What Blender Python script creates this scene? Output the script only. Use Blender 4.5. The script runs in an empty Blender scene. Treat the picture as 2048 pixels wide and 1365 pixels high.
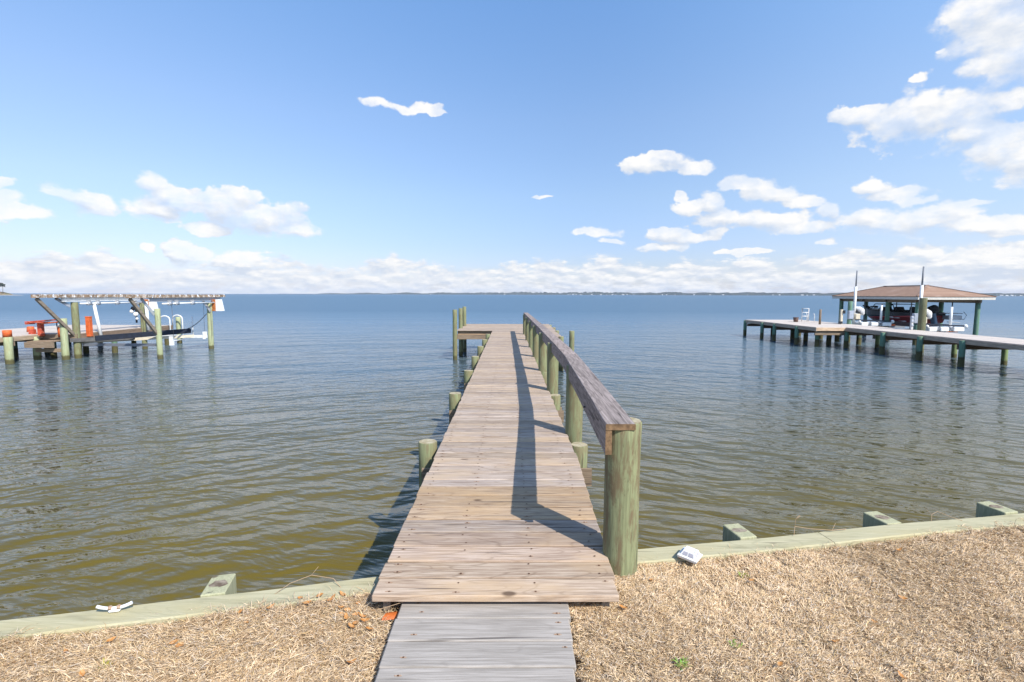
import bpy, bmesh, math, random
import numpy as np
from mathutils import Vector, Matrix, noise as mnoise
random.seed(7); rng = np.random.default_rng(7)
scene = bpy.context.scene; col = scene.collection
R = math.radians
# ------------------------------------------------------------------ camera
cam_d = bpy.data.cameras.new('camera'); cam = bpy.data.objects.new('camera', cam_d); col.objects.link(cam)
cam_d.lens = 18.0; cam_d.sensor_width = 36.0; cam_d.clip_start = 0.05; cam_d.clip_end = 60000
cr = Vector((0.99998061, -0.00570747, 0.0024897)); cu = Vector((-0.00196208, 0.09065393, 0.99588052)); cf = Vector((0.00590966, 0.9958661, -0.09064097))
cam.matrix_world = Matrix(((cr.x, cu.x, -cf.x, 0), (cr.y, cu.y, -cf.y, 0), (cr.z, cu.z, -cf.z, 2.92), (0, 0, 0, 1)))
scene.camera = cam
scene.view_settings.view_transform = 'Standard'; scene.view_settings.look = 'None'
scene.view_settings.exposure = 0.50; scene.view_settings.gamma = 1.0
# ------------------------------------------------------------------ sun
SUN = Vector((0.557, -0.672, 0.841)).normalized()
sl = bpy.data.lights.new('sun', 'SUN'); sl.energy = 4.6; sl.angle = R(0.5); sl.color = (1.0, 0.945, 0.865)
so = bpy.data.objects.new('sun', sl); col.objects.link(so)
so.rotation_euler = (-SUN).to_track_quat('-Z', 'Y').to_euler()
SUN_EL = math.asin(SUN.z); SUN_AZ = math.atan2(SUN.x, SUN.y)

class NT:
    """small helper to wire shader nodes"""
    def __init__(s, tree): s.t = tree
    def n(s, typ, **kw):
        nd = s.t.nodes.new(typ)
        for k, v in kw.items(): setattr(nd, k, v)
        return nd
    def put(s, sock, v):
        if isinstance(v, bpy.types.NodeSocket): s.t.links.new(v, sock)
        elif v is not None:
            if isinstance(v, (tuple, list)) and len(v) == 3 and sock.type == 'RGBA': v = (*v, 1)
            sock.default_value = v
    def m(s, op, a, b=None, c=None, clamp=False):
        nd = s.n('ShaderNodeMath', operation=op); nd.use_clamp = clamp
        s.put(nd.inputs[0], a)
        if b is not None: s.put(nd.inputs[1], b)
        if c is not None: s.put(nd.inputs[2], c)
        return nd.outputs[0]
    def v(s, op, a, b=None, c=None):
        nd = s.n('ShaderNodeVectorMath', operation=op); s.put(nd.inputs[0], a)
        if op == 'SCALE': s.put(nd.inputs[3], b)
        else:
            if b is not None: s.put(nd.inputs[1], b)
            if c is not None: s.put(nd.inputs[2], c)
        return nd.outputs[1 if op in ('LENGTH', 'DOT_PRODUCT', 'DISTANCE') else 0]
    def noise(s, vec, scale, detail=4, rough=0.55, dist=0.0, col_=False):
        nd = s.n('ShaderNodeTexNoise'); s.put(nd.inputs['Vector'], vec)
        nd.inputs['Scale'].default_value = scale; nd.inputs['Detail'].default_value = detail
        nd.inputs['Roughness'].default_value = rough; nd.inputs['Distortion'].default_value = dist
        return nd.outputs[1 if col_ else 0]
    def ramp(s, f, a, b, smooth=True, lo=0.0, hi=1.0):
        nd = s.n('ShaderNodeMapRange'); nd.interpolation_type = 'SMOOTHSTEP' if smooth else 'LINEAR'
        s.put(nd.inputs[0], f)
        for i, v in zip((1, 2, 3, 4), (a, b, lo, hi)): s.put(nd.inputs[i], v)
        return nd.outputs[0]
    def mix(s, f, a, b, blend='MIX'):
        nd = s.n('ShaderNodeMix'); nd.data_type = 'RGBA'; nd.blend_type = blend
        s.put(nd.inputs[0], f); s.put(nd.inputs[6], a); s.put(nd.inputs[7], b)
        return nd.outputs[2]
    def xyz(s, v):
        nd = s.n('ShaderNodeSeparateXYZ'); s.put(nd.inputs[0], v); return nd.outputs
    def comb(s, x, y, z):
        nd = s.n('ShaderNodeCombineXYZ')
        for i, v in enumerate((x, y, z)): s.put(nd.inputs[i], v)
        return nd.outputs[0]
# ------------------------------------------------------------------ world: Nishita sky with cumulus
world = bpy.data.worlds.new('World'); scene.world = world; world.use_nodes = True
wt = world.node_tree; wt.nodes.clear(); W = NT(wt)
SKY = 0.15
sky = W.n('ShaderNodeTexSky'); sky.sky_type = 'NISHITA'; sky.sun_disc = False
sky.sun_elevation = SUN_EL; sky.sun_rotation = SUN_AZ; sky.altitude = 0; sky.air_density = 1.0; sky.dust_density = 0.3; sky.ozone_density = 3.0
tc = W.n('ShaderNodeTexCoord'); dx, dy, dz = W.xyz(tc.outputs['Generated'])
az = W.m('ARCTAN2', dx, dy); el = W.m('ARCSINE', dz)
P0 = W.comb(az, el, 0.0)
big = W.v('MULTIPLY', P0, (1.0, 1.3, 1.0))
warp = W.v('SCALE', W.v('SUBTRACT', W.noise(big, 9.0, 3, 0.5, col_=True), (0.5, 0.5, 0.5)), 0.035)
warp2 = W.v('SCALE', W.v('SUBTRACT', W.noise(big, 34.0, 4, 0.6, col_=True), (0.5, 0.5, 0.5)), 0.016)
P = W.v('MULTIPLY', W.v('ADD', W.v('ADD', P0, warp), warp2), (1, 1, 0))
CL="""0.7467,0.3482,0.0557,0.0471 0.7196,0.3735,0.0477,0.0265 0.7643,0.3084,0.0592,0.0360 0.7190,0.3080,0.0241,0.0138 0.7653,0.2600,0.0371,0.0125 0.7441,0.3830,0.0557,0.0228 0.6553,0.2570,0.0659,0.0330 0.6955,0.2560,0.0477,0.0299 0.5795,0.2716,0.0319,0.0158 0.7132,0.2362,0.0382,0.0299 0.7470,0.2005,0.0361,0.0251 0.7753,0.1859,0.0294,0.0292 0.6657,0.2785,0.0223,0.0161 0.6111,0.1726,0.0219,0.0150 0.6310,0.1555,0.0377,0.0097 0.6622,0.1434,0.0228,0.0066 0.2618,0.2338,0.0551,0.0144 0.2836,0.2434,0.0334,0.0126 0.3504,0.2213,0.0303,0.0117 0.4236,0.1908,0.0398,0.0107 0.4633,0.1745,0.0384,0.0163 0.5089,0.1595,0.0330,0.0088 0.3181,0.1690,0.0121,0.0113 0.3384,0.1523,0.0325,0.0130 0.3720,0.1566,0.0234,0.0189 0.3854,0.1318,0.0430,0.0147 0.4576,0.1288,0.0528,0.0167 0.5111,0.1132,0.0456,0.0107 0.5527,0.1384,0.0182,0.0142 0.6205,0.1175,0.0673,0.0168 0.6757,0.1159,0.0649,0.0176 0.7325,0.1023,0.0564,0.0126 0.7691,0.0943,0.0301,0.0089 0.7200,0.1301,0.0273,0.0049 0.1591,0.1175,0.0507,0.0083 0.1921,0.1013,0.0205,0.0046 0.3008,0.1070,0.0405,0.0153 0.3358,0.0997,0.0431,0.0098 0.2907,0.0865,0.0400,0.0064 0.5483,0.0876,0.0198,0.0065 0.4324,0.0729,0.0400,0.0052 0.6845,0.0668,0.0351,0.0133 0.7110,0.0524,0.0505,0.0218 0.7568,0.0504,0.0517,0.0238 0.7870,0.0477,0.0390,0.0245 -0.5939,0.1705,0.0234,0.0165 -0.5735,0.1592,0.0335,0.0123 -0.5877,0.1394,0.0434,0.0176 -0.5606,0.1482,0.0327,0.0155 -0.4973,0.1435,0.0485,0.0291 -0.4744,0.1591,0.0339,0.0163 -0.4411,0.1311,0.0624,0.0268 -0.3898,0.1171,0.0409,0.0147 -0.5206,0.1078,0.0323,0.0105 -0.6852,0.1372,0.0352,0.0121 -0.6686,0.1269,0.0257,0.0145 -0.7084,0.1373,0.0186,0.0056 -0.7646,0.1441,0.0118,0.0086 -0.7624,0.1246,0.0188,0.0087 -0.7570,0.1079,0.0351,0.0095 -0.5611,0.0645,0.0247,0.0169 -0.5297,0.0634,0.0186,0.0115 -0.4748,0.0562,0.0365,0.0169 -0.6053,0.0726,0.0084,0.0062 -0.2430,0.3352,0.0239,0.0071 -0.2029,0.3319,0.0378,0.0072 -0.1575,0.3346,0.0293,0.0096 -0.1373,0.3292,0.0185,0.0056 0.6506,0.3132,0.0084,0.0040 0.6788,0.3402,0.0057,0.0025 0.0606,0.1855,0.0172,0.0036"""
P_up = W.v('ADD', P, (0.003, 0.014, 0.0))
acc = None; accu = None
for t in CL.split():
    a, e, ra, re = map(float, t.split(','))
    q = W.v('MULTIPLY_ADD', P, (1/(ra*1.12), 1/(re*1.15), 0.0), (-a/(ra*1.12), -e/(re*1.15), 0.0))
    l = W.v('LENGTH', q)
    acc = l if acc is None else W.m('SMOOTH_MIN', acc, l, 0.12)
    if re > 0.012:
        q = W.v('MULTIPLY_ADD', P_up, (1/(ra*1.12), 1/(re*1.15), 0.0), (-a/(ra*1.12), -e/(re*1.15), 0.0))
        l = W.v('LENGTH', q); accu = l if accu is None else W.m('SMOOTH_MIN', accu, l, 0.12)
blob = W.m('SUBTRACT', 1.0, acc)
fb = W.noise(big, 22.0, 7, 0.56)
fb2 = W.noise(W.v('ADD', big, (0.006, 0.012, 0.0)), 22.0, 7, 0.56)
fine = W.m('SUBTRACT', fb, 0.5)
d1 = W.m('MULTIPLY_ADD', fine, 2.3, blob)
soft = W.ramp(W.noise(big, 5.0, 2, 0.5), 0.4, 0.62, lo=0.18, hi=0.55)
upb = W.m('MULTIPLY', W.m('SUBTRACT', accu, acc), W.ramp(blob, -0.3, 0.1))
a1 = W.ramp(d1, -0.16, W.m('ADD', W.m('ADD', -0.14, soft), W.m('MULTIPLY', W.m('MAXIMUM', W.m('MULTIPLY', upb, -1.0), 0.0), 0.9)))
# low bank of cumulus along the horizon
top = W.noise(W.comb(az, 3.3, 0.0), 5.5, 5, 0.6)
topn = W.m('MULTIPLY_ADD', top, 0.12, 0.006)
bd = W.m('DIVIDE', W.m('SUBTRACT', topn, el), 0.03)
bandn = W.noise(W.v('MULTIPLY', P0, (1.0, 3.2, 1.0)), 19.0, 8, 0.62)
bd2 = W.m('MULTIPLY_ADD', W.m('SUBTRACT', bandn, 0.5), 2.0, bd)
a2 = W.m('MULTIPLY', W.ramp(bd2, 0.05, 0.5), W.ramp(bandn, 0.36, 0.52, lo=0.30, hi=0.98))
alpha = W.m('MAXIMUM', W.m('MULTIPLY', a1, W.ramp(W.noise(big, 14.0, 4, 0.6), 0.35, 0.6, lo=0.55, hi=0.97)), a2)
alpha = W.m('MULTIPLY', alpha, W.ramp(el, -0.01, 0.0))
relief = W.m('SUBTRACT', fb, fb2)
sh = W.m('MULTIPLY_ADD', relief, 1.7, 0.5, clamp=True)
body = W.noise(W.v('MULTIPLY', P0, (1.0, 3.2, 1.0)), 17.0, 6, 0.6)
bandu = W.noise(W.v('ADD', W.v('MULTIPLY', P0, (1.0, 3.2, 1.0)), (0.002, 0.018, 0.0)), 19.0, 8, 0.62)
sh = W.m('MULTIPLY_ADD', W.m('MULTIPLY', W.m('SUBTRACT', bandn, bandu), W.ramp(el, 0.12, 0.06)), 2.8, sh)
sh = W.m('MULTIPLY_ADD', W.m('SUBTRACT', body, 0.5), -1.6, sh); sh = W.m('MULTIPLY_ADD', upb, 1.0, W.m('ADD', sh, 0.02), clamp=True)
CW = 1.0 / SKY
cc = W.mix(sh, (0.48*CW, 0.53*CW, 0.61*CW), (0.735*CW, 0.725*CW, 0.71*CW))
tr = W.n('ShaderNodeValToRGB'); W.put(tr.inputs[0], W.m('MULTIPLY', el, 1.6)); tr.color_ramp.interpolation = 'LINEAR'
stops = [(0.0, (0.45, 0.45, 0.60)), (0.15, (0.58, 0.575, 0.70)), (0.29, (0.74, 0.72, 0.76)), (0.5, (0.86, 0.87, 0.91)), (0.84, (0.88, 1.06, 1.17))]
for i, (p_, c_) in enumerate(stops):
    e_ = tr.color_ramp.elements[i] if i < 2 else tr.color_ramp.elements.new(p_)
    e_.position = p_; e_.color = (c_[0], c_[1], c_[2], 1)
tint = W.mix(W.ramp(az, -0.8, 0.1), W.mix(1.0, tr.outputs[0], (1.16, 1.08, 1.03), 'MULTIPLY'), tr.outputs[0])
tint = W.mix(W.ramp(az, 0.1, 0.8), tint, W.mix(1.0, tint, (1.42, 1.30, 1.19), 'MULTIPLY'))
skyc = W.mix(1.0, sky.outputs[0], tint, 'MULTIPLY')
mx = W.mix(alpha, skyc, cc)
bg = W.n('ShaderNodeBackground'); bg.inputs[1].default_value = SKY; W.put(bg.inputs[0], mx)
wo = W.n('ShaderNodeOutputWorld'); wt.links.new(bg.outputs[0], wo.inputs[0])
# ------------------------------------------------------------------ object helpers
def tagp(o, label=None, cat=None, group=None, kind=None):
    if label: o['label'] = label
    if cat: o['category'] = cat
    if group: o['group'] = group
    if kind: o['kind'] = kind
    return o
def thing(name, loc, label, cat, group=None):
    o = bpy.data.objects.new(name, None); col.objects.link(o); o.location = loc
    o.empty_display_size = 0.2
    return tagp(o, label, cat, group)
def worg(o):
    v = Vector((0, 0, 0))
    while o is not None: v += Vector(o.location); o = o.parent
    return v
def copy_tree(o, parent=None):
    c = o.copy(); col.objects.link(c); c.parent = parent
    for ch in list(o.children): copy_tree(ch, c)
    return c
class MB:
    def __init__(s): s.v = []; s.f = []; s.t = []; s.m = []; s.sm = []
    def add(s, vs, fs, tint=(1, 1, 1), mat=0, smooth=False):
        b = len(s.v); s.v += [tuple(p) for p in vs]; s.t += [(tint[0], tint[1], tint[2], random.random())]*len(vs)
        for f in fs: s.f.append([b+i for i in f]); s.m.append(mat); s.sm.append(smooth)
    def box(s, c, size, rot=None, tint=(1, 1, 1), mat=0, bev=0.0):
        hx, hy, hz = (k/2 for k in size); c = Vector(c)
        M = rot if rot is not None else Matrix.Identity(3)
        if bev > 0:
            b = min(bev, hx*.9, hy*.9, hz*.9); vs = []; fs = []
            idx = {}
            for sx in (-1, 1):
                for sy in (-1, 1):
                    for sz in (-1, 1):
                        for k, p in enumerate(((sx*hx, sy*(hy-b), sz*(hz-b)), (sx*(hx-b), sy*hy, sz*(hz-b)), (sx*(hx-b), sy*(hy-b), sz*hz))):
                            idx[(sx, sy, sz, k)] = len(vs); vs.append(c + M @ Vector(p))
            I = idx
            def q(l, n):
                p = [vs[i] for i in l]; nn = (p[1]-p[0]).cross(p[2]-p[0])
                fs.append(l if nn.dot(M @ Vector(n)) > 0 else l[::-1])
            for g in (-1, 1):
                q([I[(g, -1, -1, 0)], I[(g, 1, -1, 0)], I[(g, 1, 1, 0)], I[(g, -1, 1, 0)]], (g, 0, 0))
                q([I[(-1, g, -1, 1)], I[(1, g, -1, 1)], I[(1, g, 1, 1)], I[(-1, g, 1, 1)]], (0, g, 0))
                q([I[(-1, -1, g, 2)], I[(1, -1, g, 2)], I[(1, 1, g, 2)], I[(-1, 1, g, 2)]], (0, 0, g))
            for g in (-1, 1):
                for h in (-1, 1):
                    q([I[(g, h, -1, 0)], I[(g, h, 1, 0)], I[(g, h, 1, 1)], I[(g, h, -1, 1)]], (g, h, 0))
                    q([I[(g, -1, h, 0)], I[(g, 1, h, 0)], I[(g, 1, h, 2)], I[(g, -1, h, 2)]], (g, 0, h))
                    q([I[(-1, g, h, 1)], I[(1, g, h, 1)], I[(1, g, h, 2)], I[(-1, g, h, 2)]], (0, g, h))
                    for k in (-1, 1): q([I[(g, h, k, 0)], I[(g, h, k, 1)], I[(g, h, k, 2)]], (g, h, k))
            s.add(vs, fs, tint, mat); return
        vs = [c + M @ Vector((sx*hx, sy*hy, sz*hz)) for sz in (-1, 1) for sy in (-1, 1) for sx in (-1, 1)]
        fs = [(0, 2, 3, 1), (4, 5, 7, 6), (0, 1, 5, 4), (2, 6, 7, 3), (0, 4, 6, 2), (1, 3, 7, 5)]
        s.add(vs, fs, tint, mat)
    def bar(s, p0, p1, w, h, tint=(1, 1, 1), mat=0, up=(0, 0, 1), bev=0.0):
        p0 = Vector(p0); p1 = Vector(p1); d = p1-p0; L = d.length; d.normalize()
        x = d.cross(Vector(up)); x.normalize(); z = x.cross(d)
        M = Matrix((x, d, z)).transposed()
        s.box((p0+p1)/2, (w, L, h), M, tint, mat, bev)
    def cyl(s, p0, p1, r0, r1, n=20, tint=(1, 1, 1), mat=0, capmat=None, rows=1, wob=0.0, bev=0.0, cap0=True):
        p0 = Vector(p0); p1 = Vector(p1); d = (p1-p0); L = d.length; d.normalize()
        a = Vector((1, 0, 0)) if abs(d.z) > .9 else Vector((0, 0, 1))
        x = d.cross(a); x.normalize(); y = d.cross(x)
        ts = [i/rows for i in range(rows+1)]
        rings = [(t, r0+(r1-r0)*t) for t in ts]
        if bev > 0: rings[-1] = (1-bev/L, r1); rings.append((1.0, r1-bev))
        vs = []; fs = []; sd = random.random()*50
        for t, r in rings:
            for k in range(n):
                an = 2*math.pi*k/n
                rr = r*(1+wob*(mnoise.noise(Vector((math.cos(an)*.9+sd, math.sin(an)*.9, t*L*1.6))))) if wob else r
                vs.append(p0+d*(L*t)+(x*math.cos(an)+y*math.sin(an))*rr)
        m = len(rings)
        for i in range(m-1):
            for k in range(n): fs.append((i*n+k, i*n+(k+1) % n, (i+1)*n+(k+1) % n, (i+1)*n+k))
        # orientation
        nv = (vs[1]-vs[0]).cross(vs[n]-vs[0]); ctr = p0
        if nv.dot(vs[0]-ctr) < 0: fs = [f[::-1] for f in fs]; flip = True
        else: flip = False
        s.add(vs, fs, tint, mat, True)
        b = len(s.v)-len(vs)
        topf = [b+(m-1)*n+k for k in range(n)]; botf = [b+k for k in range(n)][::-1]
        if flip: topf = topf[::-1]; botf = botf[::-1]
        s.f.append(topf); s.m.append(mat if capmat is None else capmat); s.sm.append(False)
        if cap0: s.f.append(botf); s.m.append(mat); s.sm.append(False)
    def tube(s, pts, r, n=8, tint=(1, 1, 1), mat=0):
        pts = [Vector(p) for p in pts]; vs = []; fs = []
        for i, p in enumerate(pts):
            d = (pts[min(i+1, len(pts)-1)]-pts[max(i-1, 0)]).normalized()
            a = Vector((0, 0, 1)) if abs(d.z) < .95 else Vector((1, 0, 0))
            x = d.cross(a).normalized(); y = d.cross(x)
            for k in range(n): an = 2*math.pi*k/n; vs.append(p+(x*math.cos(an)-y*math.sin(an))*r)
        for i in range(len(pts)-1):
            for k in range(n): fs.append((i*n+k, i*n+(k+1) % n, (i+1)*n+(k+1) % n, (i+1)*n+k))
        fs.append(tuple(range(n))[::-1]); fs.append(tuple((len(pts)-1)*n+k for k in range(n)))
        s.add(vs, fs, tint, mat, True)
    def sphere(s, c, r, n=12, sc=(1, 1, 1), tint=(1, 1, 1), mat=0):
        vs = []; fs = []; m = n//2
        for i in range(m+1):
            th = math.pi*i/m
            for k in range(n):
                ph = 2*math.pi*k/n
                vs.append((c[0]+r*sc[0]*math.sin(th)*math.cos(ph), c[1]+r*sc[1]*math.sin(th)*math.sin(ph), c[2]+r*sc[2]*math.cos(th)))
        for i in range(m):
            for k in range(n): fs.append((i*n+k, (i+1)*n+k, (i+1)*n+(k+1) % n, i*n+(k+1) % n))
        s.add(vs, fs, tint, mat, True)
    def build(s, name, mats, parent=None, label=None, loc=None, modify=None):
        if not isinstance(mats, (list, tuple)): mats = [mats]
        V = np.array(s.v, dtype=np.float64)
        if parent is not None: org = np.array(worg(parent)); loc = (0, 0, 0)
        else:
            if loc is None: loc = ((V[:, 0].min()+V[:, 0].max())/2, (V[:, 1].min()+V[:, 1].max())/2, V[:, 2].min())
            org = np.array(loc)
        V = V-org
        me = bpy.data.meshes.new(name); me.from_pydata(V.tolist(), [], s.f)
        for m in mats: me.materials.append(m)
        me.polygons.foreach_set('material_index', s.m); me.polygons.foreach_set('use_smooth', s.sm)
        at = me.attributes.new('tint', 'FLOAT_COLOR', 'POINT'); at.data.foreach_set('color', np.array(s.t, dtype=np.float32).ravel())
        me.update()
        o = bpy.data.objects.new(name, me); col.objects.link(o); o.location = loc
        if parent is not None: o.parent = parent
        if label: o['label'] = label
        return o
# ------------------------------------------------------------------ materials
def newmat(name):
    m = bpy.data.materials.new(name); m.use_nodes = True; t = m.node_tree
    b = t.nodes['Principled BSDF']; return m, NT(t), b
def finish(N, b, colr, rough, height=None, bdist=0.002, bstr=0.6, spec=0.3, metal=0.0):
    N.put(b.inputs['Base Color'], colr); N.put(b.inputs['Roughness'], rough)
    b.inputs['Specular IOR Level'].default_value = spec; b.inputs['Metallic'].default_value = metal
    if height is not None:
        bp = N.n('ShaderNodeBump'); bp.inputs['Strength'].default_value = bstr; bp.inputs['Distance'].default_value = bdist
        N.put(bp.inputs['Height'], height); N.t.links.new(bp.outputs[0], b.inputs['Normal'])
def tinted(N):
    a = N.n('ShaderNodeAttribute'); a.attribute_name = 'tint'; return a.outputs['Color'], a.outputs['Alpha']
def wood(name, light, dark, axis=0, warm=None, stain=None, crack=0.62, ringamt=0.5, edge_green=None, fib=1.0):
    m, N, b = newmat(name)
    tcn = N.n('ShaderNodeTexCoord'); tint_, rnd = tinted(N)
    off = N.v('SCALE', N.comb(rnd, rnd, rnd), 37.0)
    p = N.v('ADD', tcn.outputs['Object'], off)
    def st(k): return tuple(k if i == axis else 1.0 for i in range(3))
    f1 = N.noise(N.v('MULTIPLY', p, st(0.035)), 95.0*fib, 5, 0.7)
    f2 = N.noise(N.v('MULTIPLY', p, st(0.12)), 16.0, 5, 0.6)
    bl = N.noise(N.v('MULTIPLY', p, st(0.35)), 5.0, 4, 0.6)
    rg = N.noise(N.v('MULTIPLY', p, st(0.16)), 6.5, 1, 0.4, 0.3)
    ring = N.m('PINGPONG', N.m('MULTIPLY', rg, 22.0), 1.0)
    ring = N.m('POWER', ring, 2.2)
    ck = N.noise(N.v('MULTIPLY', p, st(0.03)), 34.0, 3, 0.6)
    vor = N.n('ShaderNodeTexVoronoi'); vor.inputs['Scale'].default_value = 2.6; N.put(vor.inputs['Vector'], N.v('MULTIPLY', p, st(0.55)))
    knot = N.ramp(vor.outputs['Distance'], 0.035, 0.075, lo=1.0, hi=0.0)
    c = N.mix(N.ramp(f1, 0.32, 0.68), dark, light)
    c = N.mix(N.m('MULTIPLY', N.ramp(ring, 0.45, 1.0), ringamt), c, N.mix(0.5, dark, tuple(k*0.55 for k in dark)))
    c = N.mix(N.ramp(f2, 0.45, 0.75, lo=0.0, hi=0.45), c, tuple(k*0.75 for k in dark))
    if warm: c = N.mix(N.ramp(bl, 0.42, 0.70, lo=0.0, hi=0.75), c, warm)
    if stain: c = N.mix(N.ramp(f2, 0.56, 0.78, lo=0.0, hi=0.8), c, stain)
    c = N.mix(1.0, c, tint_, 'MULTIPLY')
    ckm = N.ramp(ck, crack, crack+0.05)
    c = N.mix(N.m('MULTIPLY', ckm, 0.7), c, (0.05, 0.04, 0.035))
    c = N.mix(N.m('MULTIPLY', knot, 0.8), c, (0.07, 0.04, 0.025))
    h = N.m('SUBTRACT', N.m('MULTIPLY_ADD', f1, 0.7, N.m('MULTIPLY', ring, -0.25)), N.m('MULTIPLY', ckm, 0.9))
    finish(N, b, c, 0.86, h, 0.003, 0.5, 0.2)
    return m
def pilemat(name, green, brown, dark, water=True, amount=0.5, wl=0.0):
    m, N, b = newmat(name)
    tcn = N.n('ShaderNodeTexCoord'); tint_, rnd = tinted(N)
    p = N.v('ADD', tcn.outputs['Object'], N.v('SCALE', N.comb(rnd, rnd, rnd), 23.0))
    f1 = N.noise(N.v('MULTIPLY', p, (1, 1, 0.05)), 70.0, 5, 0.7)
    f2 = N.noise(N.v('MULTIPLY', p, (1, 1, 0.20)), 15.0, 7, 0.72, 0.6)
    f3 = N.noise(N.v('MULTIPLY', p, (1, 1, 0.3)), 30.0, 5, 0.65)
    ck = N.noise(N.v('MULTIPLY', p, (1, 1, 0.045)), 26.0, 3, 0.6)
    c = N.mix(N.ramp(f1, 0.3, 0.7), tuple(k*0.68 for k in green), green)
    c = N.mix(N.ramp(f2, 0.44, 0.60, lo=0.0, hi=amount), c, brown)
    c = N.mix(N.ramp(f3, 0.6, 0.72, lo=0.0, hi=0.6), c, dark)
    ckm = N.ramp(ck, 0.64, 0.68)
    c = N.mix(N.m('MULTIPLY', ckm, 0.6), c, (0.03, 0.035, 0.025))
    c = N.mix(1.0, c, tint_, 'MULTIPLY')
    if water:
        g = N.n('ShaderNodeNewGeometry'); z = N.xyz(g.outputs['Position'])[2]
        zz = N.m('MULTIPLY_ADD', N.noise(tcn.outputs['Object'], 18.0, 4), -0.16, z)
        c = N.mix(N.ramp(zz, 0.06+wl, 0.16+wl, lo=1.0, hi=0.0), c, (0.045, 0.032, 0.02))
        c = N.mix(N.ramp(zz, 0.12, 0.5, lo=0.35, hi=0.0), c, (0.20, 0.20, 0.08))
    h = N.m('SUBTRACT', f1, N.m('MULTIPLY', ckm, 0.9))
    finish(N, b, c, 0.85, h, 0.004, 0.5, 0.2)
    return m
def endgrain(name, light, dark):
    m, N, b = newmat(name)
    tcn = N.n('ShaderNodeTexCoord'); tint_, rnd = tinted(N)
    f = N.noise(tcn.outputs['Object'], 14.0, 5, 0.65); f1 = N.noise(tcn.outputs['Object'], 60.0, 4, 0.7)
    c = N.mix(N.ramp(f, 0.35, 0.65), light, dark); c = N.mix(N.ramp(f1, 0.5, 0.7, lo=0, hi=0.5), c, tuple(k*0.4 for k in dark))
    finish(N, b, N.mix(1.0, c, tint_, 'MULTIPLY'), 0.9, f1, 0.003, 0.5, 0.15)
    return m
def plain(name, base, rough=0.5, metal=0.0, var=0.18, scale=8.0, dirt=None, dirt_t=0.6, spec=0.4):
    m, N, b = newmat(name)
    tcn = N.n('ShaderNodeTexCoord'); tint_, rnd = tinted(N)
    f = N.noise(tcn.outputs['Object'], scale, 5, 0.6); f2 = N.noise(tcn.outputs['Object'], scale*2.7, 5, 0.65)
    c = N.mix(N.ramp(f, 0.3, 0.7), tuple(k*(1-var) for k in base), base)
    if dirt: c = N.mix(N.ramp(f2, dirt_t-0.08, dirt_t+0.05), c, dirt)
    finish(N, b, N.mix(1.0, c, tint_, 'MULTIPLY'), N.ramp(f, 0.2, 0.8, lo=rough*0.85, hi=min(1, rough*1.15)), f2, 0.001, 0.25, spec, metal)
    return m
M_deck = wood('deck_wood', (0.52, 0.43, 0.345), (0.27, 0.195, 0.14), 0, warm=(0.45, 0.335, 0.22), ringamt=0.55, crack=0.625)
M_walk = wood('boardwalk_wood', (0.42, 0.38, 0.335), (0.275, 0.245, 0.21), 0, ringamt=0.28, crack=0.645)
M_rail = wood('rail_wood', (0.37, 0.31, 0.285), (0.155, 0.125, 0.11), 1, ringamt=0.6, crack=0.62)
M_railend = endgrain('rail_end', (0.24, 0.155, 0.085), (0.11, 0.07, 0.04))
M_beamx = wood('beam_wood_across', (0.33, 0.25, 0.175), (0.17, 0.125, 0.085), 0, ringamt=0.3)
M_beamy = wood('beam_wood_along', (0.33, 0.27, 0.20), (0.18, 0.145, 0.11), 1, ringamt=0.3)
M_green = pilemat('green_pile', (0.24, 0.262, 0.14), (0.18, 0.145, 0.08), (0.075, 0.07, 0.04), amount=0.75)
M_greendry = pilemat('green_post_dry', (0.25, 0.27, 0.145), (0.15, 0.115, 0.065), (0.06, 0.055, 0.03), water=False, amount=0.95)
M_teal = pilemat('teal_pile', (0.15, 0.28, 0.20), (0.14, 0.17, 0.11), (0.05, 0.08, 0.05), amount=0.5, wl=0.22)
M_pale = pilemat('pale_pile', (0.42, 0.47, 0.28), (0.34, 0.29, 0.15), (0.15, 0.13, 0.07), amount=0.4)
M_top = endgrain('pile_top', (0.45, 0.40, 0.28), (0.30, 0.25, 0.15))
M_capw = wood('bulkhead_cap_wood', (0.50, 0.455, 0.30), (0.38, 0.355, 0.22), 0, ringamt=0.4, crack=0.655, warm=(0.42, 0.37, 0.21), stain=(0.24, 0.22, 0.13))
M_dockd = wood('weathered_dock_wood', (0.46, 0.41, 0.37), (0.32, 0.285, 0.25), 0, ringamt=0.15, crack=0.67)
M_nail = plain('nail_rust', (0.10, 0.045, 0.02), 0.8)
M_rustst = plain('rust_stain', (0.34, 0.17, 0.08), 0.9, dirt=(0.40, 0.30, 0.22), dirt_t=0.5, scale=60)
M_white = plain('white_paint', (0.78, 0.78, 0.76), 0.45, dirt=(0.5, 0.42, 0.33), dirt_t=0.72)
M_alu = plain('aluminium', (0.22, 0.235, 0.26), 0.6, 0.0)
M_steel = plain('galvanised_steel', (0.42, 0.44, 0.47), 0.5, 0.35, dirt=(0.3, 0.2, 0.14), dirt_t=0.72)
M_rust = plain('rusty_steel', (0.42, 0.13, 0.03), 0.8, 0.0, 0.4, 9, dirt=(0.6, 0.5, 0.4), dirt_t=0.66)
M_red = plain('red_painted_wood', (0.50, 0.07, 0.03), 0.6, 0.0, 0.35, 6, dirt=(0.60, 0.20, 0.13), dirt_t=0.6)
M_orange = plain('orange_painted_wood', (0.68, 0.13, 0.03), 0.6, 0.0, 0.3, 6, dirt=(0.62, 0.40, 0.2), dirt_t=0.68)
M_black = plain('black_rubber', (0.015, 0.017, 0.022), 0.6)
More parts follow.
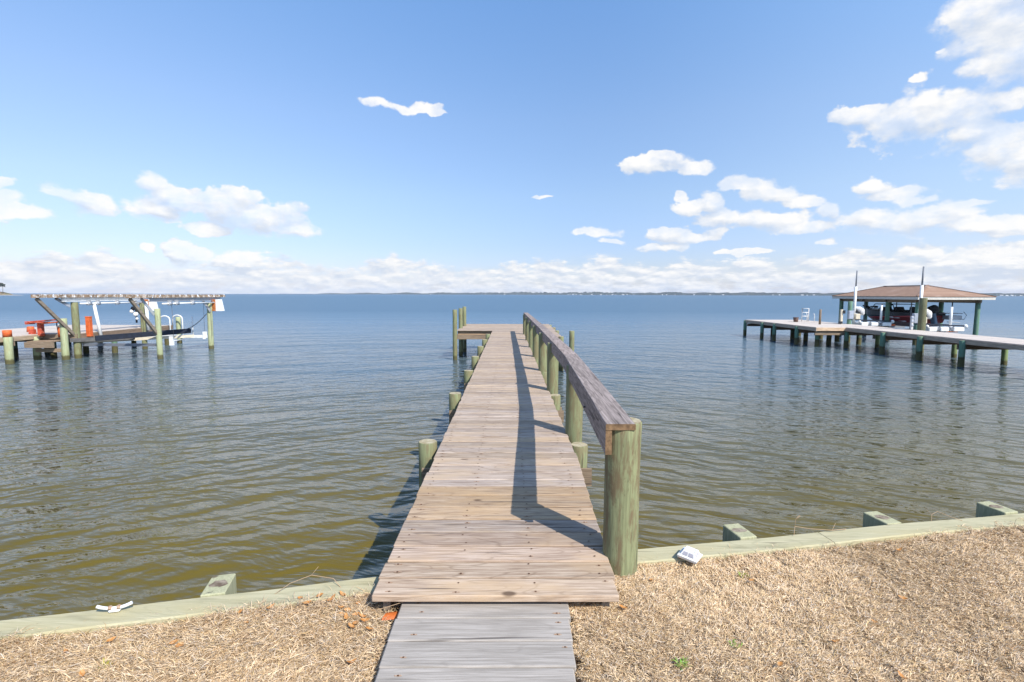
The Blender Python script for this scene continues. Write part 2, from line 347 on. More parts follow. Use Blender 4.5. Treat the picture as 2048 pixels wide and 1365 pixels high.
M_navy = plain('navy_carpet', (0.02, 0.027, 0.045), 0.95, var=0.5)
M_cable = plain('steel_cable', (0.12, 0.11, 0.11), 0.5, 0.3)
M_grey = plain('grey_box', (0.36, 0.40, 0.47), 0.5)
M_tan = plain('tan_box', (0.62, 0.55, 0.42), 0.6)
M_cover = plain('pale_cover', (0.62, 0.61, 0.60), 0.8, dirt=(0.25, 0.24, 0.23), dirt_t=0.66, scale=5)
M_brownb = plain('brown_plastic', (0.13, 0.075, 0.055), 0.7)
# water -------------------------------------------------------------
def water_mat():
    m, N, b = newmat('lagoon_water')
    tcn = N.n('ShaderNodeTexCoord'); p = tcn.outputs['Object']
    def rot(v, a):
        nd = N.n('ShaderNodeVectorRotate'); nd.rotation_type = 'Z_AXIS'; N.put(nd.inputs['Vector'], v); nd.inputs['Angle'].default_value = R(a); return nd.outputs[0]
    bigw = N.noise(p, 0.12, 3, 0.5)
    wv = N.v('SCALE', N.v('SUBTRACT', N.noise(p, 0.7, 2, 0.5, col_=True), (0.5, 0.5, 0.5)), 0.5)
    pw = N.v('ADD', p, wv)
    X_, Y_, Z_ = N.xyz(pw)
    pc = N.comb(X_, N.m('MULTIPLY_ADD', N.m('SQRT', N.m('MULTIPLY_ADD', X_, X_, 9.0)), 0.55, Y_), 0.0)
    a = N.noise(N.v('MULTIPLY', pc, (1.35, 3.1, 1)), 1.0, 1.5, 0.45)
    c = N.noise(N.v('MULTIPLY', rot(pw, 14), (2.4, 7.0, 1)), 1.0, 2, 0.5)
    e = N.noise(N.v('MULTIPLY', rot(p, -6), (6.0, 18.0, 1)), 1.0, 3, 0.55)
    s1 = N.noise(N.v('MULTIPLY', pc, (0.22, 0.8, 1)), 1.0, 2, 0.45)
    s2 = N.noise(N.v('MULTIPLY', rot(pw, 52), (0.14, 0.75, 1)), 1.0, 2, 0.45)
    hgt = N.m('MULTIPLY', a, 0.10)
    hgt = N.m('MULTIPLY_ADD', c, 0.044, hgt)
    hgt = N.m('MULTIPLY_ADD', e, 0.0040, hgt)
    hgt = N.m('MULTIPLY_ADD', s1, 0.17, hgt); hgt = N.m('MULTIPLY_ADD', s2, 0.06, hgt)
    s3 = N.noise(N.v('MULTIPLY', rot(p, -8), (0.07, 0.30, 1)), 1.0, 4, 0.6); hgt = N.m('MULTIPLY_ADD', s3, 0.38, hgt)
    bp = N.n('ShaderNodeBump'); bp.inputs['Strength'].default_value = 1.0; bp.inputs['Distance'].default_value = 1.0
    N.put(bp.inputs['Height'], hgt); N.t.links.new(bp.outputs[0], b.inputs['Normal'])
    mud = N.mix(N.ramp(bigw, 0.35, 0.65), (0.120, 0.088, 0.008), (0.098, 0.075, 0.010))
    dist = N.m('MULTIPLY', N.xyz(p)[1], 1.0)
    mid = N.mix(N.ramp(dist, 5.5, 20.0, smooth=False), mud, (0.072, 0.098, 0.105))  # sky reflection painted into body colour outward, along with deeper water's blue
    deep_reflect = N.mix(N.ramp(N.m('MULTIPLY_ADD', N.noise(N.v('MULTIPLY', p, (0.02, 0.09, 1)), 1.0, 3, 0.6), 30.0, dist), 28.0, 75.0, smooth=False), mid, (0.080, 0.142, 0.198))
    deep_reflect = N.mix(N.ramp(dist, 150.0, 2500.0, smooth=False), deep_reflect, (0.055, 0.115, 0.175))
    N.put(b.inputs['Base Color'], deep_reflect); N.put(b.inputs['Roughness'], N.ramp(dist, 3.0, 90.0, smooth=False, lo=0.06, hi=0.42)); b.inputs['IOR'].default_value = 1.42; b.inputs['Specular Tint'].default_value = (0.90, 1.0, 1.22, 1)
    return m
M_water = water_mat()
def ground_mat():
    m, N, b = newmat('dry_lawn_soil')
    tcn = N.n('ShaderNodeTexCoord'); p = tcn.outputs['Object']
    f = N.noise(p, 55, 6, 0.7); g = N.noise(p, 6, 4, 0.6)
    c = N.mix(N.ramp(f, 0.35, 0.65), (0.24, 0.16, 0.09), (0.50, 0.37, 0.23)); c = N.mix(N.ramp(g, 0.4, 0.7, lo=0, hi=0.4), c, (0.30, 0.23, 0.16))
    finish(N, b, c, 0.95, f, 0.02, 0.8, 0.1); return m
M_ground = ground_mat()
def blade_mat(name):
    m, N, b = newmat(name); t_, r_ = tinted(N)
    N.put(b.inputs['Base Color'], t_); b.inputs['Roughness'].default_value = 0.7; b.inputs['Specular IOR Level'].default_value = 0.25
    b.inputs['Subsurface Weight'].default_value = 0.0
    return m
M_blade = blade_mat('dry_blade'); M_leafy = blade_mat('leaf_blade')
# ================================================================== SETTING
WATER_Z = 0.0; DECK = 1.32; GZ = 1.20
def cap_y(x): return 3.10 + (0.182*x if x > 0 else 0.2236*x)
wm = MB(); S = 16000
wm.add([(-S, -60, 0), (S, -60, 0), (S, S, 0), (-S, S, 0)], [(0, 1, 2, 3)])
water = wm.build('water', M_water, loc=(0, 0, 0)); tagp(water, 'wind rippled olive brown bay water out to the horizon', 'water', kind='structure')
# lawn sheet behind the bulkhead
gm = MB(); xs = np.concatenate([np.linspace(-60, -5, 12), np.linspace(-4.8, 7, 119), np.linspace(8, 60, 12)]); nr = 60
vs = []; fs = []
for x in xs:
    y1 = cap_y(x)-0.10
    for j in range(nr):
        t = j/(nr-1); y = y1-(1-(1-t)**1.0)*4.2 if j < nr-4 else y1-4.2-(j-(nr-5))*14
        dz = 0.0
        if abs(x) < 8 and j < nr-4:
            dz = 0.018*mnoise.noise(Vector((x*1.3, y*1.3, 0)))+0.010*mnoise.noise(Vector((x*5, y*5, 3)))
            if -0.66 < x < 0.38 and y < 2.75: dz -= 0.05
        vs.append((x, y, GZ+dz))
for i in range(len(xs)-1):
    for j in range(nr-1): fs.append((i*nr+j, i*nr+j+1, (i+1)*nr+j+1, (i+1)*nr+j))
gm.add(vs, fs, smooth=True); lawn = gm.build('ground', M_ground, loc=(0, 0, 0)); tagp(lawn, 'dry winter lawn behind the bulkhead', 'ground', kind='structure')
def gz(x, y): return GZ+0.018*mnoise.noise(Vector((x*1.3, y*1.3, 0)))+0.010*mnoise.noise(Vector((x*5, y*5, 3)))
# dead grass blades
def grass(name, n, regions, lab):
    Vs = []; Ts = []
    tot = sum((r[1]-r[0])*1.0*r[3] for r in regions); pts = []
    for (xa, xb, ya, dens) in regions:
        k = int(n*(xb-xa)*dens/tot); x = rng.uniform(xa, xb, k)
        y1 = np.where(x > 0, 3.10+0.182*x, 3.10+0.2236*x)-0.098+rng.normal(0, 0.016, k)+0.022*np.sin(x*7.3+1.1)*np.sin(x*2.9)+0.012*np.sin(x*23.0)
        y = y1-(y1-ya)*rng.uniform(0, 1, k)**1.0
        pts.append(np.stack([x, y], 1))
    q = np.concatenate(pts)
    keep = ~((q[:, 0] > -0.60) & (q[:, 0] < 0.325+0.02*np.sin(q[:, 1]*40)) & (q[:, 1] < 2.72))
    # bare dark hollow beside the pier's left front corner
    keep &= ~((q[:, 0] > -0.76) & (q[:, 0] < -0.55) & (q[:, 1] > 2.5) & (rng.uniform(0, 1, len(q)) < 0.9))
    keep &= ~((q[:, 0] > -0.74) & (q[:, 0] < 0.60) & (q[:, 1] > 2.75))
    d1 = np.hypot(q[:, 0]-0.70, q[:, 1]-3.08); keep &= d1 > 0.11
    dm = np.array([mnoise.noise(Vector((a*9, b*9, 1.7)))+0.5*mnoise.noise(Vector((a*22, b*22, 4.7))) for a, b in q])
    keep &= (dm > -0.42) | (rng.uniform(0, 1, len(q)) < 0.35)
    q = q[keep]; dm = dm[keep]; k = len(q)
    fl = np.array([mnoise.noise(Vector((a*1.1, b*1.1, 7.7))) for a, b in q])
    base = np.array([gz(a, b) for a, b in q])
    yaw = fl*4.0 + rng.normal(0, 1.3, k); L = rng.gamma(6, 0.0041, k)*np.where(q[:, 0] < 0, 1.4, 1.0); lean = np.radians(np.clip(rng.normal(20, 16, k), 1, 70))
    h0 = base+rng.uniform(0, 0.022, k)+np.clip(dm, -0.5, 0.6)*0.017
    w = rng.uniform(0.0006, 0.0012, k)*(1+q[:, 1]*0.12)
    dxy = np.stack([np.cos(yaw), np.sin(yaw)], 1); side = np.stack([-dxy[:, 1], dxy[:, 0]], 1)
    p0 = np.column_stack([q, h0]); bend = rng.normal(0, 0.35, k)
    m_ = p0+np.column_stack([dxy*(L*0.5*np.cos(lean))[:, None], L*0.5*np.sin(lean)])
    d2 = np.stack([np.cos(yaw+bend), np.sin(yaw+bend)], 1); l2 = lean-0.35
    e_ = m_+np.column_stack([d2*(L*0.5*np.cos(l2))[:, None], L*0.5*np.sin(l2)])
    sd = np.column_stack([side*w[:, None], rng.normal(0, 0.0006, k)])
    V = np.stack([p0-sd, p0+sd, m_+sd*0.8, m_-sd*0.8, e_], 1).reshape(-1, 3)
    idx = np.arange(k)*5
    quads = np.stack([idx, idx+1, idx+2, idx+3], 1); tris = np.stack([idx+3, idx+2, idx+4], 1)
    li = np.concatenate([quads.ravel(), tris.ravel()]); ls = np.concatenate([np.arange(k)*4, k*4+np.arange(k)*3])
    me = bpy.data.meshes.new(name); me.vertices.add(len(V)); me.vertices.foreach_set('co', V.ravel())
    me.loops.add(len(li)); me.loops.foreach_set('vertex_index', li.astype(np.int32))
    me.polygons.add(2*k); me.polygons.foreach_set('loop_start', ls.astype(np.int32)); me.update(calc_edges=True)
    pal = np.array([(0.70, 0.51, 0.305), (0.80, 0.615, 0.40), (0.58, 0.40, 0.21), (0.38, 0.235, 0.12), (0.67, 0.56, 0.44), (0.58, 0.42, 0.20)])
    pr_ = rng.choice(len(pal), k, p=[0.33, 0.25, 0.15, 0.12, 0.10, 0.05])
    tn = pal[pr_]*rng.uniform(0.8, 1.1, (k, 1))*(1+0.14*fl)[:, None]
    tn = np.column_stack([tn, rng.uniform(0, 1, k)]); T = np.repeat(tn, 5, 0).astype(np.float32)
    at = me.attributes.new('tint', 'FLOAT_COLOR', 'POINT'); at.data.foreach_set('color', T.ravel())
    me.materials.append(M_blade)
    o = bpy.data.objects.new(name, me); col.objects.link(o); return tagp(o, lab, 'grass', kind='stuff')
grass('grass', 1050000, [(-4.6, -0.55, 1.35, 1.0), (0.28, 7.2, 1.4, 1.15), (-0.9, 0.9, 2.5, 0.5)], 'matted dead straw coloured grass covering the lawn')
# ================================================================== BULKHEAD
bh = thing('bulkhead', (0, 3.1, 0), 'pale green treated timber bulkhead with flat cap along the lawn edge', 'bulkhead')
def capseg(x0, x1):
    b = MB(); n = max(2, int(abs(x1-x0)/0.15)); vs = []; fs = []
    sl_ = 0.182 if x0 >= 0 else 0.2236; L = math.hypot(1, sl_); nx, ny = -sl_/L, 1/L
    for i in range(n+1):
        x = x0+(x1-x0)*i/n; y = cap_y(x+(1e-6 if x0 >= 0 else -1e-6)); wz = 0.010*mnoise.noise(Vector((x*.9, 2, 5))); wy = 0.014*mnoise.noise(Vector((x*1.4, 9, 5)))
        for (o, z) in ((0, 1.19), (0, 1.233), (-0.008, 1.240), (-0.150, 1.236), (-0.158, 1.228), (-0.158, 1.18)):
            vs.append((x+nx*o, y+ny*o+wy*(1 if o > -0.1 else .4), z+wz))
    for i in range(n):
        for j in range(6): fs.append((i*6+j, i*6+(j+1) % 6, (i+1)*6+(j+1) % 6, (i+1)*6+j))
    fs.append((5, 4, 3, 2, 1, 0)); fs.append(tuple(n*6+k for k in range(6)))
    fs = [f[::-1] for f in fs]
    b.add(vs, fs, tint=(random.uniform(.92, 1.05),)*3); return b
for (a, b_) in ((-28, -14), (-14, -4.2), (-4.195, -0.55), (0.5, 2.2), (2.205, 6.1), (6.105, 14), (14.005, 28)):
    capseg(a, b_).build('cap_board', M_capw, bh)
capseg(-0.545, -0.001).build('cap_board', M_capw, bh); capseg(0.002, 0.495).build('cap_board', M_capw, bh)
for (xa, xb) in ((-28, 0), (0.0, 28)):
    b = MB(); ya, yb = cap_y(xa-1e-6), cap_y(xb+(1e-6 if xa >= 0 else -1e-6))
    b.bar((xa, ya-0.06, 0.35), (xb, yb-0.06, 0.35), 0.05, 1.7); b.build('sheet_wall', M_beamx, bh)
def bpost(x, off=0.112, z=1.246, w=0.128):
    b = MB(); a = math.atan(0.182 if x > 0 else 0.2236); M3 = Matrix.Rotation(a, 3, 'Z')
    y = cap_y(x)+off
    b.box((x, y, (z-0.8)/2), (w, 0.21, z+0.8), M3, bev=0.005)
    o = b.build('timber_post', M_capp, bh)
    k = MB(); n = 14; ring = [(x+0.042*(1+.25*random.uniform(-1, 1))*math.cos(2*math.pi*i/n)*1.15, y+0.036*(1+.25*random.uniform(-1, 1))*math.sin(2*math.pi*i/n), z+0.0012) for i in range(n)]
    k.add(ring, [tuple(range(n))]); k.build('pith_knot', M_pith, o)
M_capp = wood('bulkhead_post_wood', (0.44, 0.42, 0.27), (0.31, 0.315, 0.19), 2, ringamt=0.3, crack=0.68)
M_pith = endgrain('pith', (0.30, 0.25, 0.19), (0.12, 0.085, 0.06))
for x in (-8.6, -7.4, -6.3, -5.15, -4.1, -2.95, -1.68, 1.65, 2.83, 3.89, 5.05, 6.2, 7.4, 8.6): bpost(x)
# ================================================================== MAIN PIER
pier = thing('pier', (0, 2.6, 0), 'long narrow weathered wooden pier running out from the lawn with a single handrail', 'pier')
LX = -0.735
def rx(y):
    pts = [(2.5, 0.587), (3.4, 0.63), (4.8, 0.675), (8.6, 0.668), (21.7, 0.616), (28, 0.60)]
    for (a, b), (c, d) in zip(pts, pts[1:]):
        if y <= c: return b+(d-b)*(y-a)/(c-a)
    return 0.6
dk = MB(); edges = [2.586, 2.769, 2.95, 3.141, 3.334, 3.528, 3.744, 3.967, 4.16, 4.317]
y = 4.317
while y < 27.7: y += 0.191+random.uniform(-.004, .004); edges.append(y)
STR = (-0.66, -0.29, 0.13, 0.53)
nails = MB(); stains = MB()
def plank(x0, x1, y0, y1, i, zo=0.0, gap=0.010):
    v = random.uniform(0.84, 1.10); wv = random.choice((random.uniform(-0.04, 0.03), random.uniform(0, .07)))
    t = (v*(1+wv*.5), v, v*(1-wv))
    if y0 < 3.3: t = (v*1.02, v*0.98, v*(0.92+random.uniform(0, .06)))
    elif 3.5 < y0 < 4.1: t = (v*1.0, v*0.92, v*.80)
    else: t = (t[0]*.92, t[1]*.93, t[2]*.97)
    M3 = Matrix.Rotation(random.uniform(-.0035, .0035), 3, 'Z') @ Matrix.Rotation(random.uniform(-.0015, .0015), 3, 'Y')
    dk.box(((x0+x1)/2, (y0+y1)/2, DECK-0.019+zo+random.uniform(-.0015, .0015)), (x1-x0, y1-y0-gap-random.uniform(.001, .007), 0.038), M3, t, bev=0.005)
    if y0 < 12:
        for sx in STR:
            if not (x0 < sx < x1): continue
            for k in (0.25, 0.75):
                if random.random() < 0.12: continue
                nx_ = sx+random.uniform(-.018, .018); ny_ = y0+(y1-y0)*k+random.uniform(-.015, .015)
                n = 8; r = 0.0062; z = DECK+zo+0.0022
                nails.add([(nx_+r*math.cos(a*math.pi/4), ny_+r*math.sin(a*math.pi/4), z+.0006) for a in range(n)], [tuple(range(n))])
                if y0 < 7 and random.random() < 0.55:
                    sr = random.uniform(.008, .016); e = random.uniform(1.2, 2.4); n = 12
                    stains.add([(nx_+random.uniform(0, .004)+sr*e*math.cos(a*math.pi/6)*random.uniform(.8, 1.1), ny_+sr*.55*math.sin(a*math.pi/6)*random.uniform(.8, 1.1), z) for a in range(n)], [tuple(range(n))])
for i, (a, b_) in enumerate(zip(edges, edges[1:])):
    m_ = (a+b_)/2
    if m_ > 22.95: plank(-2.33+random.uniform(-.01, .01)-.012*(m_-23), 2.08+random.uniform(-.01, .01)+.015*(m_-23), a, b_, i)
    else:
        j = random.uniform(-.008, .008)
        plank(LX+j, rx(m_)+random.uniform(-.008, .008), a, b_, i)
        if m_ > 19.55: plank(0.80, 2.03+random.uniform(-.01, .01), a, b_, i)
dk.build('decking', M_deck, pier); nails.build('nail_head', M_nail, pier)['kind'] = 'stuff'
stains.build('rust_mark', M_rustst, pier)['kind'] = 'stuff'
for sx in STR:
    b = MB(); b.box((sx, (2.64+27.6)/2, 1.19), (0.04, 27.6-2.64, 0.18), tint=(random.uniform(.9, 1.05),)*3); b.build('stringer', M_beamy, pier)
for sx in (1.0, 1.98):
    b = MB(); b.box((sx, (19.6+27.6)/2, 1.19), (0.04, 8.0, 0.18)); b.build('stringer', M_beamy, pier)
for sx in (-2.28, -1.5):
    b = MB(); b.box((sx, (23.05+27.6)/2, 1.19), (0.04, 4.5, 0.18)); b.build('stringer', M_beamy, pier)
bents = [5.47, 8.22, 10.73, 13.2, 15.8, 18.2, 20.7]
for yb in bents:
    for s_ in (-1, 1):
        b = MB(); b.box((-0.02+random.uniform(-.02, .02), yb+s_*0.125, .965), (1.80+random.uniform(-.05, .05), 0.04, 0.19), tint=(random.uniform(.9, 1.1),)*3); b.build('cross_beam', M_beamx, pier)
for yb in (23.1, 25.3, 27.5):
    for s_ in (-1, 1):
        b = MB(); b.box((-0.1, yb+s_*0.125, 1.0), (4.85, 0.04, 0.19)); b.build('cross_beam', M_beamx, pier)
b = MB(); b.box((-1.52, 22.985, 1.19), (1.56, 0.04, 0.178), tint=(1.5, 1.35, 1.2)); b.build('rim_board', M_beamx, pier)
b = MB(); b.box((1.4, 19.60, 1.19), (1.2, 0.04, 0.178)); b.build('rim_board', M_beamx, pier)
def pile(mb, x, y, z1, r, z0=-1.2, tint=(1, 1, 1), n=22):
    mb.cyl((x, y, z0), (x+random.uniform(-.015, .015), y, z1), r*1.04, r, n, tint, 0, 1, rows=10, wob=0.08, bev=0.006)
def addpile(parent, x, y, z1, r, mat=None, name='pile', z0=-1.2, tint=(1, 1, 1), label=None):
    b = MB(); pile(b, x, y, z1, r, z0, tint); return b.build(name, [mat or M_green, M_top], parent, label)
for yb, lx, rx_ in zip(bents, (-.90, -.892, -.858, -.883, -.869, -.865, -.86), (.748, .74, .735, .73, .72, .71, .70)):
    addpile(pier, lx, yb+.02, 1.315, 0.10); addpile(pier, rx_+.02, yb-.02, 1.295, 0.095)
for (x, y, z, r) in ((-2.41, 22.75, 2.24, .098), (-2.30, 24.3, 2.26, .095), (-2.24, 25.9, 2.30, .09)): addpile(pier, x, y, z, r, label='tall mooring pile rising above the end platform')
for (x, y, z) in ((2.0, 19.45, 1.33), (2.18, 23.1, 1.3), (2.2, 25.3, 1.3), (2.2, 27.5, 1.3), (-2.4, 27.5, 1.2), (-.86, 23.1, 1.25), (.7, 23.3, 1.25), (-.86, 27.4, 1.25), (.7, 27.4, 1.25)): addpile(pier, x, y, z, .095)
addpile(pier, 2.33, 18.9, 1.58, 0.095, label='short mooring pile standing just right of the end platform')
# handrail
RP = [(0.70, 3.065, .110), (.753, 5.80, .098), (.734, 8.48, .096), (.716, 10.72, .094), (.70, 13.13, .094), (.687, 15.5, .093), (.668, 17.9, .092), (.652, 20.6, .09)]
for i, (x, y, r) in enumerate(RP):
    b = MB(); z1 = 2.158 if i == 0 else 2.119
    b.cyl((x-.012 if i == 0 else x, y, -1.0 if i else .6), (x, y, z1), r*0.97, r, 30, (1, 1, 1), 0, 1, rows=14, wob=0.07, bev=0.008)
    o = b.build('rail_post', [M_greendry if i == 0 else M_green, M_top], pier)
RC = [(.570, 2.95), (.645, 4.8), (.700, 6.5), (.700, 8.9), (.688, 11.3), (.672, 13.7), (.655, 16.1), (.635, 18.6), (.612, 21.65)]
def railseg(i0, i1, tint):
    b = MB(); vs = []; fs = []; pts = RC[i0:i1+1]
    n = 0
    dense = []
    for (a, c) in zip(pts, pts[1:]):
        for k in range(6): dense.append((a[0]+(c[0]-a[0])*k/6, a[1]+(c[1]-a[1])*k/6))
    dense.append(pts[-1])
    prof = [(0, 2.124), (0, 2.157), (.004, 2.161), (.172, 2.161), (.176, 2.157), (.176, 2.124)]
    for (x, y) in dense:
        wz = .006*mnoise.noise(Vector((x, y*.6, 3))); wx = .004*mnoise.noise(Vector((8, y*.8, 3)))
        for (o, z) in prof: vs.append((x+o+wx, y, z+wz))
    m = len(dense)
    for i in range(m-1):
        for j in range(6): fs.append((i*6+j, (i+1)*6+j, (i+1)*6+(j+1) % 6, i*6+(j+1) % 6))
    b.add(vs, fs, tint); e0 = len(b.v)-len(vs)
    b.f.append([e0+k for k in range(6)]); b.m.append(1); b.sm.append(False)
    b.f.append([e0+(m-1)*6+k for k in range(6)][::-1]); b.m.append(1); b.sm.append(False)
    b.build('rail_cap', [M_rail, M_railend], pier)
    b = MB(); vs = []; fs = []
    for (x, y) in dense:
        for (o, z) in ((.001, 1.975), (.001, 2.1235), (.039, 2.1235), (.039, 1.975)): vs.append((x+o, y+.004, z+.004*mnoise.noise(Vector((x, y*.6, 3)))))
    for i in range(m-1):
        for j in range(4): fs.append((i*4+j, (i+1)*4+j, (i+1)*4+(j+1) % 4, i*4+(j+1) % 4))
    b.add(vs, fs, tuple(k*1.0 for k in tint))
    b.f.append([0, 1, 2, 3]); b.m.append(1); b.sm.append(False)
    b.f.append([(m-1)*4+k for k in range(4)][::-1]); b.m.append(1); b.sm.append(False)
    b.build('rail_board', [M_rail, M_railend], pier)
def shrink(i): # separate the boards by a hair where they butt
    RC[i] = (RC[i][0], RC[i][1])
railseg(0, 2, (1, 1, 1))
RC[2] = (RC[2][0], RC[2][1]+.004); railseg(2, 4, (1.15, 1.12, 1.1))
RC[4] = (RC[4][0], RC[4][1]+.004); railseg(4, 6, (.95, .95, .97))
RC[6] = (RC[6][0], RC[6][1]+.004); railseg(6, 8, (1.1, 1.08, 1.05))
b = MB(); b.cyl((.60, 4.05, 2.02), (.66, 4.05, 2.02), .007, .007, 8); b.cyl((.655, 4.05, 2.02), (.672, 4.05, 2.02), .016, .016, 6); b.build('rail_bolt', M_black, pier)
# ================================================================== BOARDWALK STEP ON THE LAWN
bw = thing('boardwalk', (-0.13, 2.0, GZ), 'grey weathered plank boardwalk on the lawn leading up to the pier', 'boardwalk')
b = MB(); y = 2.66; i = 0
for (y1, y0) in ((2.664, 2.50), (2.50, 2.325), (2.325, 2.15), (2.15, 1.965), (1.965, 1.78), (1.78, 1.6), (1.6, 1.41), (1.41, 1.22), (1.22, 1.03)):
    v = random.uniform(.93, 1.06); jl = random.uniform(-.006, .006)
    xr = 0.318-(0, .004, .012, .03, .006, .02, 0, .01, 0)[i]
    b.box(((-.582+xr)/2+jl, (y0+y1)/2, 1.242), (xr+.582, y1-y0-.005, .036), Matrix.Rotation(random.uniform(-.004, .004), 3, 'Z'), (v, v, v*1.01), bev=.006)
    i += 1
b.build('decking', M_walk, bw)
b = MB(); b2 = MB()
for yy in [2.62, 2.54, 2.45, 2.37, 2.28, 2.2, 2.1, 2.02, 1.92]:
    for xx in (-.47, .26):
        if random.random() < .2: continue
        x0 = xx+random.uniform(-.02, .02); y0 = yy+random.uniform(-.01, .01)
        b.add([(x0+.005*math.cos(a*math.pi/4), y0+.005*math.sin(a*math.pi/4), 1.2622) for a in range(8)], [tuple(range(8))])
        s_ = random.uniform(.007, .014)
        b2.add([(x0+s_*1.8*math.cos(a*math.pi/6)*random.uniform(.8, 1.1), y0+s_*.5*math.sin(a*math.pi/6), 1.2616) for a in range(12)], [tuple(range(12))])
b.build('nail_head', M_nail, bw)['kind'] = 'stuff'; b2.build('rust_mark', M_rustst, bw)['kind'] = 'stuff'
for xx in (-.45, .24):
    b = MB(); b.box((xx, 1.85, 1.17), (.05, 1.6, .106)); b.build('bearer', M_beamy, bw)
# ================================================================== SMALL THINGS NEAR THE CAMERA
def capz(x): return 1.240
# dock cleat lying on the cap
cl = thing('cleat', (-2.085, 2.675, 1.24), 'white horn cleat with rust spots on the bulkhead cap left of the pier', 'cleat')
b = MB(); a0 = math.atan(.2236); cx, cy = -2.085, cap_y(-2.085)-.05
def cp(t, o, z): return (cx+t*math.cos(a0)-o*math.sin(a0), cy+t*math.sin(a0)+o*math.cos(a0), 1.243+z)
b.tube([cp(t*.082, 0, .018+.020*abs(t)**2.2) for t in [k/9 for k in range(-9, 10)]], .0085, 10)
b.build('horn_bar', M_white, cl)
b = MB(); b.box(cp(0, 0, .008), (.055, .028, .018), Matrix.Rotation(a0, 3, 'Z'), bev=.006); b.build('base', M_white, cl)
for t in (-.02, .02):
    b = MB(); b.cyl(cp(t, -.002, .016), cp(t, -.002, .0315), .011, .009, 12); b.build('rusty_bolt', M_rustst, cl)
# solar dock light
sl_ = thing('dock_light', (1.16, 3.2, 1.25), 'small white plastic four sided dock light on the grassy cap edge right of the pier', 'light')
b = MB(); M3 = Matrix.Rotation(R(-38), 3, 'Z') @ Matrix.Rotation(R(6), 3, 'Y'); c0 = Vector((1.16, 3.13, 1.262))
def sq(h, z): return [c0+M3 @ Vector((sx*h, sy*h, z)) for sx, sy in ((-1, -1), (1, -1), (1, 1), (-1, 1))]
def frust(b, h0, z0, h1, z1, inner=False):
    vs = sq(h0, z0)+sq(h1, z1); fs = [(k, (k+1) % 4, 4+(k+1) % 4, 4+k) for k in range(4)]
    if inner: fs = [f[::-1] for f in fs]
    b.add(vs, fs)
frust(b, .058, -.012, .062, 0); frust(b, .062, 0, .062, .006); frust(b, .062, .006, .05, .010); b.add(sq(.05, .010), [(0, 1, 2, 3)]); b.build('base', M_white, sl_)
b = MB(); frust(b, .048, .0105, .036, .036); frust(b, .036, .036, .028, .036); frust(b, .028, .036, .022, .024, True); b.add(sq(.022, .024), [(0, 1, 2, 3)]); b.build('cap', M_white, sl_)
M_lens = plain('grey_lens', (0.42, 0.41, 0.46), 0.15)
b = MB()
for s_ in (-1, 1):
    for (dy, oy) in ((-1, 0), (1, 0)):
        p = [Vector((s_*.020-.0155, dy*.0478, .014)), Vector((s_*.020+.0155, dy*.0478, .014)), Vector((s_*.016+.012, dy*.0385, .033)), Vector((s_*.016-.012, dy*.0385, .033))]
        p = [c0+M3 @ (v+Vector((0, dy*.0012, 0))) for v in p]; b.add(p, [(0, 1, 2, 3)] if dy < 0 else [(3, 2, 1, 0)])
        p = [Vector((dy*.0478, s_*.020-.0155, .014)), Vector((dy*.0478, s_*.020+.0155, .014)), Vector((dy*.0385, s_*.016+.012, .033)), Vector((dy*.0385, s_*.016-.012, .033))]
        p = [c0+M3 @ (v+Vector((dy*.0012, 0, 0))) for v in p]; b.add(p, [(3, 2, 1, 0)] if dy < 0 else [(0, 1, 2, 3)])
b.build('lens', M_lens, sl_)
b = MB()
for (dx_, dy_) in ((-.062, .02), (-.055, .03)): b.cyl((1.16+dx_, 3.13+dy_, 1.235), (1.16+dx_+.01, 3.13+dy_, 1.262), .008, .006, 8)
b.build('orange_plug', M_orange, sl_)
# broken orange shard under the pier's front corner
b = MB(); n = 10
M_terra = plain('orange_plastic', (0.52, 0.13, 0.025), 0.6, dirt=(0.25, 0.08, 0.03), dirt_t=.6)
vs = []; fs = []
for i in range(8):
    for j in range(n+1):
        an = R(-10+150*j/n); r = .045-.001*i; vs.append((-.655+.014*i+r*.3*math.cos(an), 2.575+.045*math.cos(an)+.004*i, 1.190+r*math.sin(an)*.9-(.012 if i > 5 and j > 5 else 0)))
        vs.append((-.655+.014*i+(r-.004)*.3*math.cos(an), 2.575+.041*math.cos(an)+.004*i, 1.190+(r-.004)*math.sin(an)*.9-(.012 if i > 5 and j > 5 else 0)))
W2 = 2*(n+1)
for i in range(7):
    for j in range(n):
        a = i*W2+2*j; fs.append((a, a+2, a+W2+2, a+W2)); fs.append((a+1, a+W2+1, a+W2+3, a+3))
b.add(vs, fs, smooth=True); o = b.build('pipe_shard', M_terra); tagp(o, 'broken curved shard of rust orange pipe beside the boardwalk under the pier corner', 'debris')
